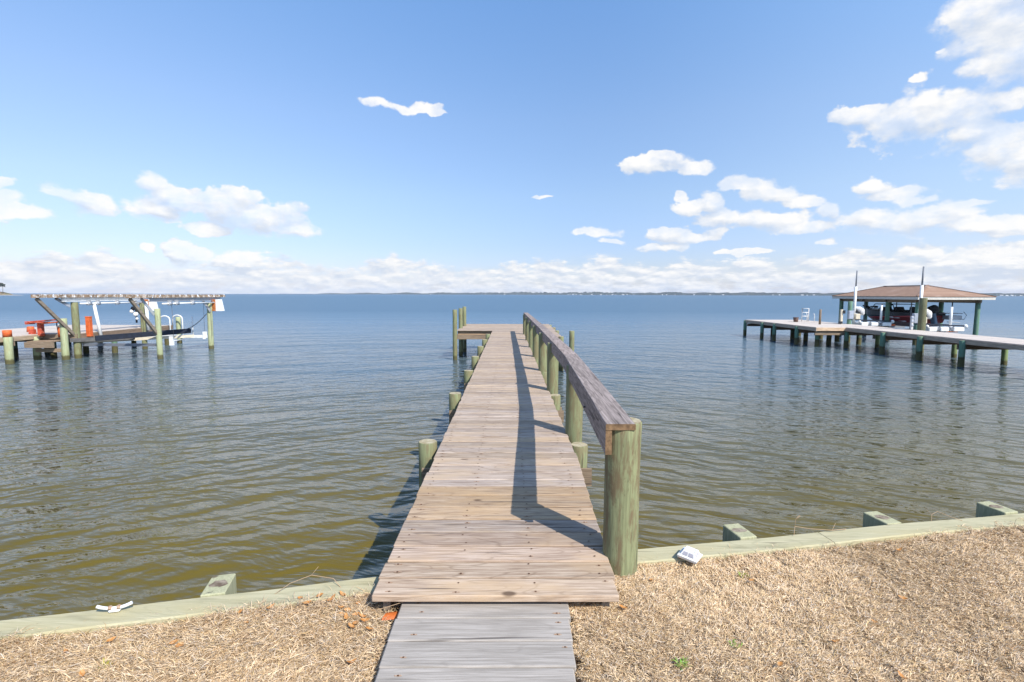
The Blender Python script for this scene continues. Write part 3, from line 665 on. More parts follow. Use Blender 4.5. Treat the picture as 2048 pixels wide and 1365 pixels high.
# fallen leaves, one mesh copied
M_leafm = plain('dead_leaf', (0.58, 0.24, 0.05), 0.6, var=.4, scale=30, dirt=(.45, .25, .1), dirt_t=.55)
def leafmesh(L, w, curl):
    b = MB(); vs = []; fs = []; n = 8
    for i in range(n+1):
        t = i/n; ww = w*math.sin(math.pi*min(1, t*.94+.03))**.8
        z = curl*L*(t-.5)**2*1.5
        vs += [(L*(t-.5), -ww, z+ww*.45), (L*(t-.5), 0, z), (L*(t-.5), ww, z+ww*.45)]
    for i in range(n):
        for j in (0, 1): a = i*3+j; fs.append((a, a+3, a+4, a+1))
    b.add(vs, fs, smooth=True); return b
lv = [leafmesh(.050, .013, .5), leafmesh(.040, .014, .25), leafmesh(.055, .012, .7)]
LP = [(-1.62, 2.35), (-1.58, 2.33), (-2.1, 2.30), (-1.95, 2.38), (-1.42, 2.58), (-1.28, 2.62), (-1.10, 2.66), (-1.05, 2.72), (-.98, 2.70), (-.90, 2.62), (-.86, 2.60), (-.84, 2.52), (-.80, 2.55), (-.78, 2.48), (-.74, 2.50), (-.70, 2.44), (-.82, 2.66), (-.93, 2.74), (-1.15, 2.70), (-1.35, 2.5), (-.72, 2.22), (-1.9, 2.15), (-.88, 2.56), (1.6, 2.35), (1.9, 2.5), (1.45, 2.9), (2.6, 3.25), (.62, 2.62), (.85, 2.9), (1.75, 2.12), (2.2, 2.7), (1.25, 2.2), (-.76, 2.535), (-.795, 2.455)]
protos = []
for q in lv:
    q_o = q.build('fallen_leaf', M_leafm, loc=(0, 0, 0)); protos.append(q_o)
used = [False]*3
for i, (x, y) in enumerate(LP):
    k = i % 3
    if not used[k]: o = protos[k]; used[k] = True
    else: o = protos[k].copy(); col.objects.link(o)
    o.location = (x, y, gz(x, y)+.030+random.uniform(0, .008)); o.rotation_euler = (random.uniform(-.25, .25), random.uniform(-.25, .25), random.uniform(0, 6.28))
    s_ = random.uniform(.7, 1.05); o.scale = (s_, s_, s_)
    tagp(o, 'small curled orange brown leaf fallen on the dead grass', 'leaf', 'fallen leaves on the dry lawn')
# green weeds
def weed(x, y, n, L, lab, tint=(0.20, 0.26, 0.06)):
    b = MB()
    for i in range(n):
        a = random.uniform(0, 6.28); l = L*random.uniform(.6, 1.1); w = l*.10; e = random.uniform(.2, .9)
        x0 = x+random.uniform(-.02, .02); y0 = y+random.uniform(-.02, .02); z0 = gz(x, y)+.015
        d = Vector((math.cos(a), math.sin(a), 0)); s_ = Vector((-d.y, d.x, 0)); t = tuple(k*random.uniform(.7, 1.3) for k in tint)
        p = Vector((x0, y0, z0)); m_ = p+d*l*.5+Vector((0, 0, l*.5*e)); q = p+d*l+Vector((0, 0, l*.6*e))
        b.add([p-s_*w*.3, p+s_*w*.3, m_+s_*w, m_-s_*w, q], [(0, 1, 2, 3), (3, 2, 4)], t)
    o = b.build('weed', M_leafy); tagp(o, lab, 'weed')
weed(.80, 2.22, 46, .036, 'bright green weed rosette in the dead grass right of the boardwalk')
weed(1.44, 2.98, 26, .03, 'small yellow green sprig just below the white dock light', (.28, .30, .04))
weed(1.12, 2.36, 20, .03, 'faint green sprout in the lawn beyond the bright weed rosette', (.2, .26, .05))
weed(-1.86, 2.22, 22, .04, 'yellow green sprout in the dead grass left of the boardwalk', (.32, .30, .06))
def twig(pts, r, lab):
    b = MB(); b.tube(pts[0], r, 6)
    for q in pts[1:]: b.tube(q, r*.7, 5)
    o = b.build('dry_vine', M_twig); tagp(o, lab, 'vine')
M_twig = plain('twig', (0.40, 0.28, 0.17), 0.9)
twig([[(2.0, 3.44, 1.245), (2.05, 3.52, 1.27), (2.15, 3.50, 1.262), (2.3, 3.49, 1.256), (2.42, 3.52, 1.25)], [(2.05, 3.52, 1.27), (2.07, 3.55, 1.31), (2.09, 3.54, 1.345)], [(2.07, 3.55, 1.31), (2.11, 3.56, 1.33)], [(2.3, 3.49, 1.256), (2.36, 3.55, 1.28)]], .0022, 'dry brown vine sprawling over the cap right of the first two right posts')
twig([[(3.15, 3.66, 1.24), (3.2, 3.72, 1.27), (3.26, 3.74, 1.285), (3.33, 3.70, 1.26), (3.4, 3.68, 1.24)], [(3.2, 3.72, 1.27), (3.18, 3.76, 1.30)]], .0018, 'thin looping dry stem over the cap between the right end posts')
twig([[(-1.35, 2.72, 1.22), (-1.25, 2.80, 1.27), (-1.15, 2.86, 1.285), (-1.02, 2.85, 1.27), (-.95, 2.80, 1.23)], [(-1.15, 2.86, 1.285), (-1.12, 2.89, 1.32)]], .0018, 'thin dry stem arching over the cap left of the pier')
twig([[(-.78, 2.50, 1.22), (-.70, 2.57, 1.255), (-.6, 2.60, 1.27), (-.52, 2.64, 1.275)], [(-.7, 2.57, 1.255), (-.66, 2.53, 1.26)]], .0016, 'thin dry stem crossing from the grass onto the boardwalk corner')
# loose dark grass tangle in the hollow under the corner: taller dry stems along the bulkhead
def tufts():
    b = MB()
    for i in range(420):
        x = random.choice((random.uniform(-1.6, -.72), random.uniform(1.2, 5.6))) ; y = cap_y(x)-.2+random.gauss(0, .025)
        h = random.uniform(.03, .085); a = random.uniform(0, 6.28); d = Vector((math.cos(a), math.sin(a), 0)); s_ = Vector((-d.y, d.x, 0))*.0011
        p = Vector((x, y, gz(x, y)+.01)); m_ = p+d*h*.3+Vector((0, 0, h*.7)); q = m_+d*h*.6+Vector((0, 0, h*.2*random.uniform(-1, 1)))
        t = random.choice(((.5, .37, .24), (.36, .25, .16), (.58, .45, .32)))
        b.add([p-s_, p+s_, m_+s_, m_-s_, q], [(0, 1, 2, 3), (3, 2, 4)], t)
    o = b.build('tall_grass', M_blade); tagp(o, 'taller dry stems standing along the bulkhead cap', 'grass', kind='stuff')
tufts()
# ================================================================== LEFT DOCK
ld = thing('dock', (-21.5, 22.9, 0), 'weathered neighbouring dock at left with orange topped piles and a wide platform', 'dock')
ZD = 1.12
b = MB()
def boards(b, x0, x1, y0, y1, z, step=.145, along='x', tl=1.0):
    if along == 'x':
        y = y0
        while y < y1-.02:
            e = min(y+step, y1); v = random.uniform(.88, 1.1)*tl; b.box(((x0+x1)/2, (y+e)/2, z-.019), (x1-x0+random.uniform(-.02, .02), e-y-.008, .038), None, (v, v*.98, v*.96)); y = e
    else:
        x = x0
        while x < x1-.02:
            e = min(x+step, x1); v = random.uniform(.88, 1.1)*tl; b.box(((x+e)/2, (y0+y1)/2, z-.019), (e-x-.008, y1-y0, .038), None, (v, v*.98, v*.96)); x = e
boards(b, -25.3, -19.36, 22.95, 29.5, ZD, .16, tl=1.3); boards(b, -22.6, -20.85, -1.5, 22.95, ZD, .16, tl=1.3)
b.build('decking', M_dockd, ld)
def beam(parent, c, size, mat, name='fascia_board', tint=(1, 1, 1)):
    b = MB(); b.box(c, size, None, tint); return b.build(name, mat, parent)
beam(ld, (-19.34, 26.2, 0.99), (.04, 6.5, .24), M_beamy, tint=(.85, .75, .7)); beam(ld, (-22.3, 29.52, .99), (5.9, .04, .22), M_beamx)
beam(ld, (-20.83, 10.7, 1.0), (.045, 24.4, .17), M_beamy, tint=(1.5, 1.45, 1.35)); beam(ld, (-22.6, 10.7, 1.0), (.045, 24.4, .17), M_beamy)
beam(ld, (-20.1, 22.93, .99), (1.45, .04, .2), M_beamx); beam(ld, (-24.0, 22.93, .99), (2.8, .04, .2), M_beamx)
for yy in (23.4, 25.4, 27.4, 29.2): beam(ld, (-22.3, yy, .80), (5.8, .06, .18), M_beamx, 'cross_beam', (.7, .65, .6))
for yy in (21.4, 18.6, 15.8): beam(ld, (-21.7, yy, .82), (2.1, .05, .18), M_beamx, 'cross_beam')
addpile(ld, -20.72, 21.2, 1.12, .145, M_pale); p_ = MB(); p_.cyl((-20.72, 21.2, 1.12), (-20.72, 21.2, 1.40), .150, .150, 20, bev=.02); p_.build('pile_cap', M_orange, ld, 'orange painted top of the nearest pile')
for (x, y, z) in ((-20.85, 22.6, 1.02), (-20.9, 18.4, 1.3), (-20.9, 15.6, 1.3), (-20.9, 12.8, 1.2), (-20.9, 10, 1.2), (-20.9, 7, 1.2), (-22.55, 21.2, 1.0), (-22.55, 18.4, 1.0), (-22.55, 15.6, 1.)): addpile(ld, x, y, z, .13, M_pale)
for (x, y) in ((-22.6, 23.4), (-21.0, 23.6), (-21, 25.4), (-22.9, 25.4), (-24.8, 25.4), (-19.5, 25.3), (-19.5, 29.2), (-21.4, 29.2), (-23.3, 29.2), (-25.1, 29.2), (-25.1, 27.3), (-23, 27.4), (-24.9, 23.3)): addpile(ld, x, y, .95, .12, M_teal)
addpile(ld, -19.56, 22.55, 1.82, .135, M_pale, label='thick pale post at the step next to the boat lift'); addpile(ld, -19.56, 30.4, 1.55, .13, M_pale, label='short pale pile with a yellow top at the far corner')
# low step platform
b = MB(); boards(b, -20.75, -19.72, 22.05, 22.9, .86, .14, tl=1.05); b.build('step', M_beamx, ld)
beam(ld, (-20.2, 22.03, .70), (1.25, .05, .24), M_beamx, 'step_fascia'); beam(ld, (-20.2, 22.5, .42), (1.2, .05, .16), M_beamx, 'step_brace', (1.2, 1.2, 1.2))
# orange posts
def paintedpost(x, y, z0, z1, w, mat, lab):
    b = MB(); b.box((x, y, (z0+z1)/2), (w, w, z1-z0), bev=.01); o = b.build('painted_post', mat, None); tagp(o, lab, 'post'); b = MB(); b.box((x, y, z1+.012), (w*1.12, w*1.12, .03), bev=.008); b.build('post_cap', mat, o)
paintedpost(-19.25, 23.55, .95, 1.84, .185, M_orange, 'tall square orange red post on the dock edge behind the boat lift beam')
b = MB(); b.cyl((-22.35, 24.0, 1.12), (-22.35, 24.0, 1.37), .15, .13, 16, bev=.02); o = b.build('mooring_stub', M_orange); tagp(o, 'short orange pile stub on the dock left of the red table', 'post')
oc = thing('dock_bin', (-20.05, 23.0, ZD), 'small orange bin with a black and white lid by the dock step', 'bin')
b = MB(); b.cyl((-20.05, 23.0, .98), (-20.05, 23.0, 1.42), .13, .15, 18); b.build('bin_body', M_orange, oc)
b = MB(); b.cyl((-20.05, 23.0, 1.42), (-20.05, 23.0, 1.47), .165, .16, 18, bev=.01); b.sphere((-20.05, 23.0, 1.49), .13, 12, (1, 1, .45)); b.build('lid', M_white, oc)
b = MB(); b.tube([(-20.2, 22.95, 1.45), (-20.15, 22.9, 1.6), (-20.05, 22.88, 1.64), (-19.95, 22.9, 1.6), (-19.9, 22.95, 1.45)], .018, 8); b.build('handle', M_black, oc)
# red fish cleaning table
ft = thing('cleaning_table', (-20.9, 22.8, ZD), 'red painted slanted fish cleaning table on a single thick leg', 'table')
b = MB(); b.bar((-21.2, 22.75, 1.66), (-19.95, 22.75, 1.76), .5, .045, bev=.008); b.build('table_top', M_red, ft)
b = MB(); b.box((-21.05, 22.6, 1.60), (.10, .4, .07)); b.box((-20.6, 22.52, 1.655), (1.0, .03, .06)); b.build('apron', M_red, ft)
b = MB(); b.bar((-20.35, 22.55, 1.60), (-19.85, 22.55, 1.66), .4, .04, bev=.006); b.build('lower_shelf', M_orange, ft)
b = MB(); b.box((-20.78, 22.8, 1.32), (.17, .19, .60), bev=.01); b.build('leg', M_red, ft)
b = MB(); b.box((-21.07, 22.7, 1.22), (.22, .16, .22), bev=.01); b.build('foot_block', M_red, ft)
# ladder rails on the far corner
la = thing('dock_ladder', (-19.4, 29.0, ZD), 'pair of white hooped ladder handrails at the dock far edge', 'ladder')
for yy in (28.85, 29.95):
    x0, x1 = -19.62, -19.05
    b = MB(); pts = [(x0, yy, .98), (x0, yy, 1.45)]+[((x0+x1)/2-math.cos(t)*(x1-x0)/2, yy, 1.45+.22*math.sin(t)) for t in [math.pi*k/8 for k in range(1, 8)]]+[(x1, yy, 1.45), (x1, yy, .2)]
    b.tube(pts, .035, 8); b.build('handrail', M_white, la)
for zz in (.85, .5, .25):
    b = MB(); b.tube([(-19.05, 28.85, zz), (-19.05, 29.95, zz)], .025, 6); b.build('rung', M_white, la)
# ------------------------------------------------------------------ left boat lift
M_slate = plain('slate_grey_board', (.13, .125, .12), .9, var=.4)
bl = thing('boat_lift', (-17.6, 25, 0), 'open four post boat lift with two weathered overhead beams beside the left dock', 'boat lift')
addpile(bl, -19.44, 23.06, 2.52, .135, M_green, 'lift_post'); addpile(bl, -15.66, 22.94, 2.25, .115, M_pale, 'lift_post'); addpile(bl, -15.84, 27.19, 2.42, .125, M_pale, 'lift_post'); addpile(bl, -19.3, 27.12, 2.42, .12, M_green, 'lift_post')
M_shing = plain('weathered_beam_top', (0.40, 0.27, 0.17), 0.85, var=.5, scale=5, dirt=(.70, .66, .60), dirt_t=.60)
for (x, yb0, yb1, gt) in ((-19.44, 21.12, 27.95, 1.0), (-15.75, 21.3, 28.4, .5)):
    b = MB(); y = yb0; k = 0
    while y < yb1:
        e = min(y+(.30 if k % 2 == 0 else .17), yb1)
        t = (random.uniform(.75, 1.05),)*3 if k % 2 == 0 else (1.55, 1.8, 2.15)
        b.box((x, (y+e)/2, 2.80+.008*(k % 2)), (.24, e-y-.004, .14), None, t); y = e; k += 1
    b.build('top_board', M_shing, bl)
    b = MB(); b.box((x, (yb0+yb1)/2+.5, 2.715), (.16, yb1-yb0-1.6, .02)); b.box((x, (yb0+yb1)/2+.5, 2.64), (.03, yb1-yb0-1.6, .13)); b.box((x, (yb0+yb1)/2+.5, 2.565), (.16, yb1-yb0-1.6, .02)); b.build('steel_beam', M_steel if gt < 1 else M_white, bl)
    b = MB(); b.tube([(x+.14, 23.2, 2.46), (x+.14, 27.5, 2.46)], .038, 10); b.build('drive_shaft', M_white, bl)
    for yy in (23.7, 24.2, 25.4):
        b = MB(); b.cyl((x+.14, yy-.09, 2.46), (x+.14, yy+.09, 2.46), .085, .085, 14); b.box((x+.14, yy, 2.54), (.16, .04, .16)); b.build('pulley', M_steel, bl)
    b = MB(); x_ = x+(.16 if x < -17 else 0); b.box((x_+.08, 27.45, 2.30), (.22, .42, .62), bev=.02); b.build('motor_housing', M_rust, bl)
    b = MB(); vs = [(x_+.19, 27.3, 2.62), (x_+.29, 27.3, 2.62), (x_+.41, 27.3, 2.0), (x_+.19, 27.3, 2.0)]; vs += [(a_, 27.75, c_) for a_, _, c_ in vs]
    b.add(vs, [(0, 3, 2, 1), (4, 5, 6, 7), (0, 1, 5, 4), (1, 2, 6, 5), (2, 3, 7, 6), (3, 0, 4, 7)]); b.build('motor_cover', M_white, bl)
    b = MB(); b.bar((x, yb0+.12, 2.70), (x+(.0 if x < -17 else .05), 23.0, 1.0), .09, .13, up=(0, 1, .5)); b.build('brace', M_beamy, bl, None)
    for yy in (22.6, 26.9):
        b = MB(); b.bar((x-.13, yy-.35, 2.72), (x+.02, yy+.2, 1.98 if x > -17 else 2.35), .02, .16, up=(0, 1, 0)); b.build('steel_plate', M_steel, bl)
b = MB(); b.bar((-19.3, 26.95, .68), (-15.9, 26.95, .68), .10, .15); b.build('cradle_beam', M_white, bl)
b = MB(); b.bar((-19.75, 23.35, .70), (-16.3, 26.5, .74), .09, .14); b.build('cradle_beam', M_tan, bl)
b = MB(); b.bar((-19.3, 23.25, .60), (-15.8, 23.15, .60), .10, .12, tint=(.5, .5, .52)); b.build('cradle_beam', M_steel, bl)
b = MB(); b.bar((-18.35, 22.75, .93), (-16.55, 26.65, 1.0), .11, .24, bev=.01); b.build('bunk', M_navy, bl)
b = MB(); b.bar((-19.6, 22.85, .84), (-18.0, 24.6, .80), .35, .16); b.build('bunk', M_slate, bl)
for (x, y) in ((-16.62, 26.95), ):
    b = MB(); b.cyl((x, y, .7), (x, y, 1.72), .03, .03, 10); b.build('guide_post', M_white, bl)
b = MB(); b.cyl((-19.15, 24.1, .75), (-19.32, 24.0, 2.42), .075, .065, 12); b.build('guide_post', M_white, bl, 'thick leaning white plastic guide post')
b = MB(); b.cyl((-18.9, 26.9, 1.0), (-18.95, 26.9, 2.5), .08, .08, 12); b.build('guide_post', M_white, bl)
for (x, y, z0) in ((-15.65, 23.9, .8), (-16.0, 26.95, .7), (-15.62, 26.95, .7), (-19.2, 26.95, .7)):
    b = MB(); b.tube([(x, y, z0), (x, y, 2.46)], .008, 5); b.build('lift_cable', M_cable, bl)
b = MB(); b.box((-15.75, 23.9, .72), (.16, .12, .42)); b.build('cable_bracket', M_white, bl); b = MB(); b.box((-16.0, 26.95, .74), (.12, .2, .38)); b.build('cable_bracket', M_white, bl)
b = MB(); b.tube([(-15.9+(-16.9+15.9)*t, 27.05+(26.4-27.05)*t, 1.88+(1.02-1.88)*t-.18*math.sin(math.pi*t)) for t in [k/10 for k in range(11)]], .018, 6); b.build('rope', M_black, bl)
fx = thing('dock_fixture', (-19.2, 26.5, 1.5), 'small black and white fixture cluster hanging at the lift rear left post', 'light fixture')
b = MB(); b.sphere((-19.5, 26.6, 2.0), .10, 10, tint=(1, 1, 1)); b.sphere((-19.3, 26.6, 1.85), .12, 10); b.sphere((-19.25, 26.6, 1.62), .07, 8); b.build('fixture_head', M_white, fx)  # round white bodies of the fixture, not known to be lamps
b = MB(); b.box((-19.42, 26.6, 2.15), (.16, .1, .14), Matrix.Rotation(.5, 3, 'Y')); b.box((-19.35, 26.7, 1.75), (.06, .06, .7)); b.build('bracket', M_black, fx)
# ================================================================== RIGHT DOCK
rd = thing('dock', (18.8, 28, 0), 'neighbouring dock at right on teal piles, long walkway turning into a platform', 'dock')
ZR = 1.15
b = MB(); boards(b, 18.66, 20.95, 6.6, 28.2, ZR, .15, tl=1.38); boards(b, 17.02, 21.0, 28.2, 36.8, ZR, .15, tl=1.38); b.build('decking', M_dockd, rd)
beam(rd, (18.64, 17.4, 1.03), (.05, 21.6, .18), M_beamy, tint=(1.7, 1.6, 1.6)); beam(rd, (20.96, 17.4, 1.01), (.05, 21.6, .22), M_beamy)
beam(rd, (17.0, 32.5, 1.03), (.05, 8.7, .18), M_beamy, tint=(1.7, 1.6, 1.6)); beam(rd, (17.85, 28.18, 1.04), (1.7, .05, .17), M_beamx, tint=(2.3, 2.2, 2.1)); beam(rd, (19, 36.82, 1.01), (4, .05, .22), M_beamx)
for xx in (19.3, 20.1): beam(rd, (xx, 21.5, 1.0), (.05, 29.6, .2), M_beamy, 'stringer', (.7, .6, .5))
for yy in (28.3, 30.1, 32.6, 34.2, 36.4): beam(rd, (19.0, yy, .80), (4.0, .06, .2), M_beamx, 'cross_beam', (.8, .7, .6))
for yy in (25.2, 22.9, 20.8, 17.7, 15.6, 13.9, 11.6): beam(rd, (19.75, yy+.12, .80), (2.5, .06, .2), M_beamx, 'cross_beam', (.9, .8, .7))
beam(rd, (19.0, 28.28, .82), (4.0, .05, .2), M_beamx, 'cross_beam')
for (x, y) in ((18.75, 28.25), (18.55, 25.2), (18.55, 22.9), (18.6, 20.8), (18.62, 17.7), (18.6, 16.2), (18.6, 13.9), (18.6, 11.6)): addpile(rd, x, y, 1.09, .112, M_teal)
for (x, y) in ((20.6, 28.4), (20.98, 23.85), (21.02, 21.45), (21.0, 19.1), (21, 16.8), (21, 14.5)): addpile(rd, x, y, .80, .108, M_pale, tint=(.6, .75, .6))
for (x, y) in ((17.0, 36.7), (16.93, 34.1), (16.98, 32.6), (17.0, 30.05), (17.55, 28.95)): addpile(rd, x, y, 1.10, .11, M_teal)
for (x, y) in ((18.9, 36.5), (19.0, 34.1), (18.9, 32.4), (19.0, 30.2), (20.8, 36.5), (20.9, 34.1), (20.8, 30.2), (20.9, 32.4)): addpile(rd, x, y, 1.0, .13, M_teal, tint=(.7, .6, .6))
addpile(rd, 21.17, 26.13, 2.79, .165, M_green, 'tall_pile', tint=(.75, .75, .8), label='thick tall pile beside the nearer jet ski lift')
addpile(rd, 20.95, 31.4, 2.55, .12, M_teal, 'tall_pile', label='tall pile beside the farther jet ski lift')
for (x, y, z, r) in ((21.05, 35.3, 2.15, .055), ): pass
o = None
b = MB(); b.cyl((18.9, 31.0, 1.15), (18.9, 31.0, 2.06), .065, .06, 12, bev=.01); o = b.build('mooring_post', M_beamx); tagp(o, 'thin brown post standing on the right dock platform left of the shelter', 'post')
mp = thing('power_post', (21.0, 31.7, ZR), 'short pale post with a black fitting beside the farther jet ski lift', 'post')
b = MB(); b.box((20.45, 31.4, 1.6), (.13, .13, .9), bev=.01); b.build('post', M_tan, mp); b = MB(); b.box((20.55, 31.3, 1.9), (.1, .08, .2)); b.box((20.35, 31.3, 1.25), (.2, .1, .14)); b.build('fitting', M_black, mp)
# swim ladder on the far edge of the platform
sw = thing('swim_ladder', (19.6, 34.6, ZR), 'white rectangular swim ladder frame with curved grab rails on the right dock platform', 'ladder')
def lt(px, z, Y=34.6): return ((px-1024)/1024*Y*1.0+.1, Y, z)
xa, xb = (1608-1024)/1018*34.6, (1621-1024)/1018*34.6
b = MB(); b.tube([(xa, 34.6, 1.15), (xa, 34.6, 2.02), (xb, 34.6, 2.02), (xb, 34.6, 1.15)], .036, 8); b.build('frame', M_white, sw)
for zz in (1.75, 1.5):
    b = MB(); b.tube([(xa, 34.6, zz), (xb, 34.6, zz)], .03, 6); b.build('rung', M_white, sw)
for k in (0.12, .62):
    b = MB(); b.tube([(xa+k, 34.2, 1.15), (xa+k, 34.2, 1.5), (xa+k-.04, 34.15, 1.62), (xa+k-.12, 34.1, 1.70)], .022, 8); b.build('grab_rail', M_white, sw)
# brown crate
cr_ = thing('bucket', (19.0, 33.6, ZR), 'dark brown open bucket standing left of the white swim ladder', 'bucket')
b = MB(); b.cyl((19.0, 33.8, 1.15), (19.0, 33.8, 1.43), .13, .16, 16, cap0=True); b.build('bucket_body', M_brownb, cr_); b = MB(); b.cyl((19.0, 33.8, 1.43), (19.0, 33.8, 1.455), .18, .18, 16); b.build('rim', M_brownb, cr_)
# ------------------------------------------------------------------ jet ski lifts
def jetlift(x, y, zt, lab):
    t = thing('jet_ski_lift', (x, y, ZR), lab, 'boat lift', 'jet ski lifts on the right dock')
    b = MB(); b.cyl((x, y, 1.1), (x, y, 3.45), .075, .072, 14); b.build('sleeve', M_white, t)
    b = MB(); b.cyl((x, y, 3.45), (x+.02, y, zt), .042, .040, 12); b.build('mast', M_alu, t)
    b = MB(); b.box((x-.25, y-.05, 1.72), (.30, .16, .52), bev=.015); b.build('control_box', M_grey, t)
    b = MB(); b.box((x-.25, y-.135, 1.72), (.24, .012, .46)); b.build('box_door', M_grey, t)
    b = MB(); b.box((x+.14, y-.05, 1.62), (.30, .24, .34), bev=.03); b.cyl((x+.05, y-.05, 1.45), (x+.05, y-.05, 1.8), .1, .1, 12); b.build('gearbox', M_tan, t)
    b = MB()
    for (dx_, z, r, sc) in ((.28, 2.05, .20, (1, .9, .95)), (.42, 1.95, .20, (1, .8, 1.1)), (.15, 2.12, .15, (1, .8, .8)), (.5, 1.82, .13, (1, .8, 1))): b.sphere((x+dx_, y, z), r, 14, sc)
    b.build('motor_cover', M_cover, t)
    b = MB(); b.box((x+.18, y-.02, 1.9), (.3, .18, .12), Matrix.Rotation(.3, 3, 'Y')); b.build('motor', M_black, t)
    x0 = x+.12
    for k, (a, c) in enumerate(((0, .45), (.60, 1.05), (1.28, 1.85))):
        b = MB(); b.box((x0+(a+c)/2, y-.15, 1.17), (c-a, .75, .22), bev=.03); b.build('float_panel', M_white, t)
    for (a, s_) in ((.50, .1), (1.15, -.12), (1.2, .12)):
        b = MB(); b.bar((x0+a-s_, y-.5, 1.1), (x0+a+s_, y-.5, 1.34), .05, .05, up=(0, 1, 0)); b.build('strut', M_alu, t)
    b = MB(); b.bar((x0-.02, y-.45, 1.40), (x0+1.88, y-.45, 1.36), .07, .06); b.build('bunk_rail', M_navy, t)
    b = MB(); b.bar((x0-.02, y+.35, 1.40), (x0+1.88, y+.35, 1.36), .07, .06); b.build('bunk_rail', M_navy, t)
    for q in (-.06, 1.93):
        b = MB(); b.sphere((x0+q, y-.45, 1.33), .11 if q > 0 else .08, 12); b.build('roller', M_white, t)
    b = MB(); b.cyl((x0+1.62, y+.1, 1.25), (x0+1.62, y+.1, 2.32), .06, .06, 12); b.build('guide_post', M_white, t)
    return t
j1 = jetlift(21.55, 26.75, 4.42, 'nearer jet ski lift with the tallest white mast beside the thick green pile')
j2 = copy_tree(j1); j2.location = (21.2, 31.35, ZR-.0); j2['label'] = 'farther jet ski lift whose mast stands at the left end of the brown roof'
eb = thing('power_pedestal', (21.0, 26.0, ZR), 'narrow pale power pedestal left of the thick green pile', 'pedestal')
b = MB(); b.box((20.8, 26.3, 1.5), (.10, .1, .7), bev=.01); b.build('post', M_cover, eb)
for zz in (1.78, 1.6, 1.38):
    b = MB(); b.box((20.78, 26.23, zz), (.13, .05, .1), bev=.01); b.build('outlet', M_grey, eb)
# ------------------------------------------------------------------ shelter
bs = thing('boat_shelter', (25.8, 33.3, 0), 'open boat shelter with brown shingled hip roof on green posts behind the right dock', 'boat shelter')
X0, X1, Y0, Y1, ZE = 23.55, 28.05, 29.45, 37.3, 2.87
def shingle():
    m, N, b = newmat('brown_shingles'); g = N.n('ShaderNodeNewGeometry'); P_ = N.xyz(g.outputs['Position'])
    br = N.n('ShaderNodeTexBrick'); N.put(br.inputs['Vector'], N.comb(P_[1], N.m('MULTIPLY', P_[2], 3.2), 0.0)); br.inputs['Scale'].default_value = 3.0; br.inputs['Mortar Size'].default_value = .02
    for i, c in ((1, (.36, .235, .165, 1)), (2, (.28, .18, .125, 1)), (3, (.14, .08, .06, 1))): br.inputs[i].default_value = c
    f = N.noise(g.outputs['Position'], 1.2, 5, .6); c = N.mix(N.ramp(f, .5, .75, lo=0, hi=.5), br.outputs[0], (.42, .30, .24))
    finish(N, b, c, .9, N.noise(g.outputs['Position'], 40, 3), .01, .4, .15); return m
M_shingle = shingle()
rz = 3.53; ya, yc = 31.6, 35.2; xm = 25.8
b = MB(); vs = [(X0-.03, Y0-.03, ZE), (X1+.03, Y0-.03, ZE), (X1+.03, Y1+.03, ZE), (X0-.03, Y1+.03, ZE), (xm, ya, rz), (xm, yc, rz)]
vs += [(v[0], v[1], v[2]-.03) for v in vs[:4]]
b.add(vs, [(0, 1, 4), (1, 2, 5, 4), (2, 3, 5), (3, 0, 4, 5), (0, 6, 7, 1), (1, 7, 8, 2), (2, 8, 9, 3), (3, 9, 6, 0), (6, 9, 8, 7)]); rf = b.build('roof', M_shingle, bs)
b = MB()
for (p, q) in (((X0, Y0), (xm, ya)), ((X1, Y0), (xm, ya)), ((X0, Y1), (xm, yc)), ((X1, Y1), (xm, yc))): b.bar((p[0], p[1], ZE+.02), (q[0], q[1], rz+.02), .16, .025)
b.bar((xm, ya, rz+.025), (xm, yc, rz+.025), .18, .03); b.build('ridge_cap', M_shingle, rf)
M_fascia = plain('fascia_paint', (.62, .59, .52), .6, dirt=(.4, .34, .26), dirt_t=.68)
for (c, s_) in ((((X0+X1)/2, Y0+.02, ZE-.115), (X1-X0, .04, .16)), (((X0+X1)/2, Y1-.02, ZE-.115), (X1-X0, .04, .16)), ((X0+.02, (Y0+Y1)/2, ZE-.115), (.04, Y1-Y0-.09, .16)), ((X1-.02, (Y0+Y1)/2, ZE-.115), (.04, Y1-Y0-.09, .16))):
    beam(bs, c, s_, M_fascia)
for yy in (30.0, 32.5, 34.6, 36.9): beam(bs, (25.8, yy, 2.62), (3.9, .08, .18), M_beamx, 'tie_beam')
beam(bs, (24.05, 33.4, 2.58), (.08, 7.4, .2), M_beamy, 'plate_beam'); beam(bs, (27.45, 33.4, 2.58), (.08, 7.4, .2), M_beamy, 'plate_beam')
for (x, y) in ((24.0, 30.0), (27.55, 30.0), (24.1, 32.5), (27.5, 32.5), (24.0, 36.9), (27.5, 36.9), (25.85, 37.0)): addpile(bs, x, y, 2.52, .125, M_teal, 'shelter_post')
for (x, y) in ((24.5, 31.1), (24.8, 35.6), (27.0, 31.1), (27.0, 35.6), (24.5, 30.6)):
    b = MB(); b.cyl((x, y, .8), (x, y, 2.6), .028, .028, 8); b.build('lift_cable_pipe', M_alu, bs)
b = MB(); b.box((25.8, 31.2, .78), (3.4, .14, .2)); b.build('cradle_beam', M_rust, bs); b = MB(); b.box((25.8, 35.4, .78), (3.4, .14, .2)); b.build('cradle_beam', M_alu, bs)
ob = thing('float_board', (24.2, 32.0, .9), 'long orange board lying under the boat beside the shelter post', 'board')
b = MB(); b.bar((23.3, 30.9, 1.12), (23.3, 32.9, 1.14), .35, .1, bev=.03); b.build('board', M_orange, ob)
beam(ob, (23.3, 31.9, .6), (.1, 1.2, .9), M_beamx, 'support', (.5, .5, .5))
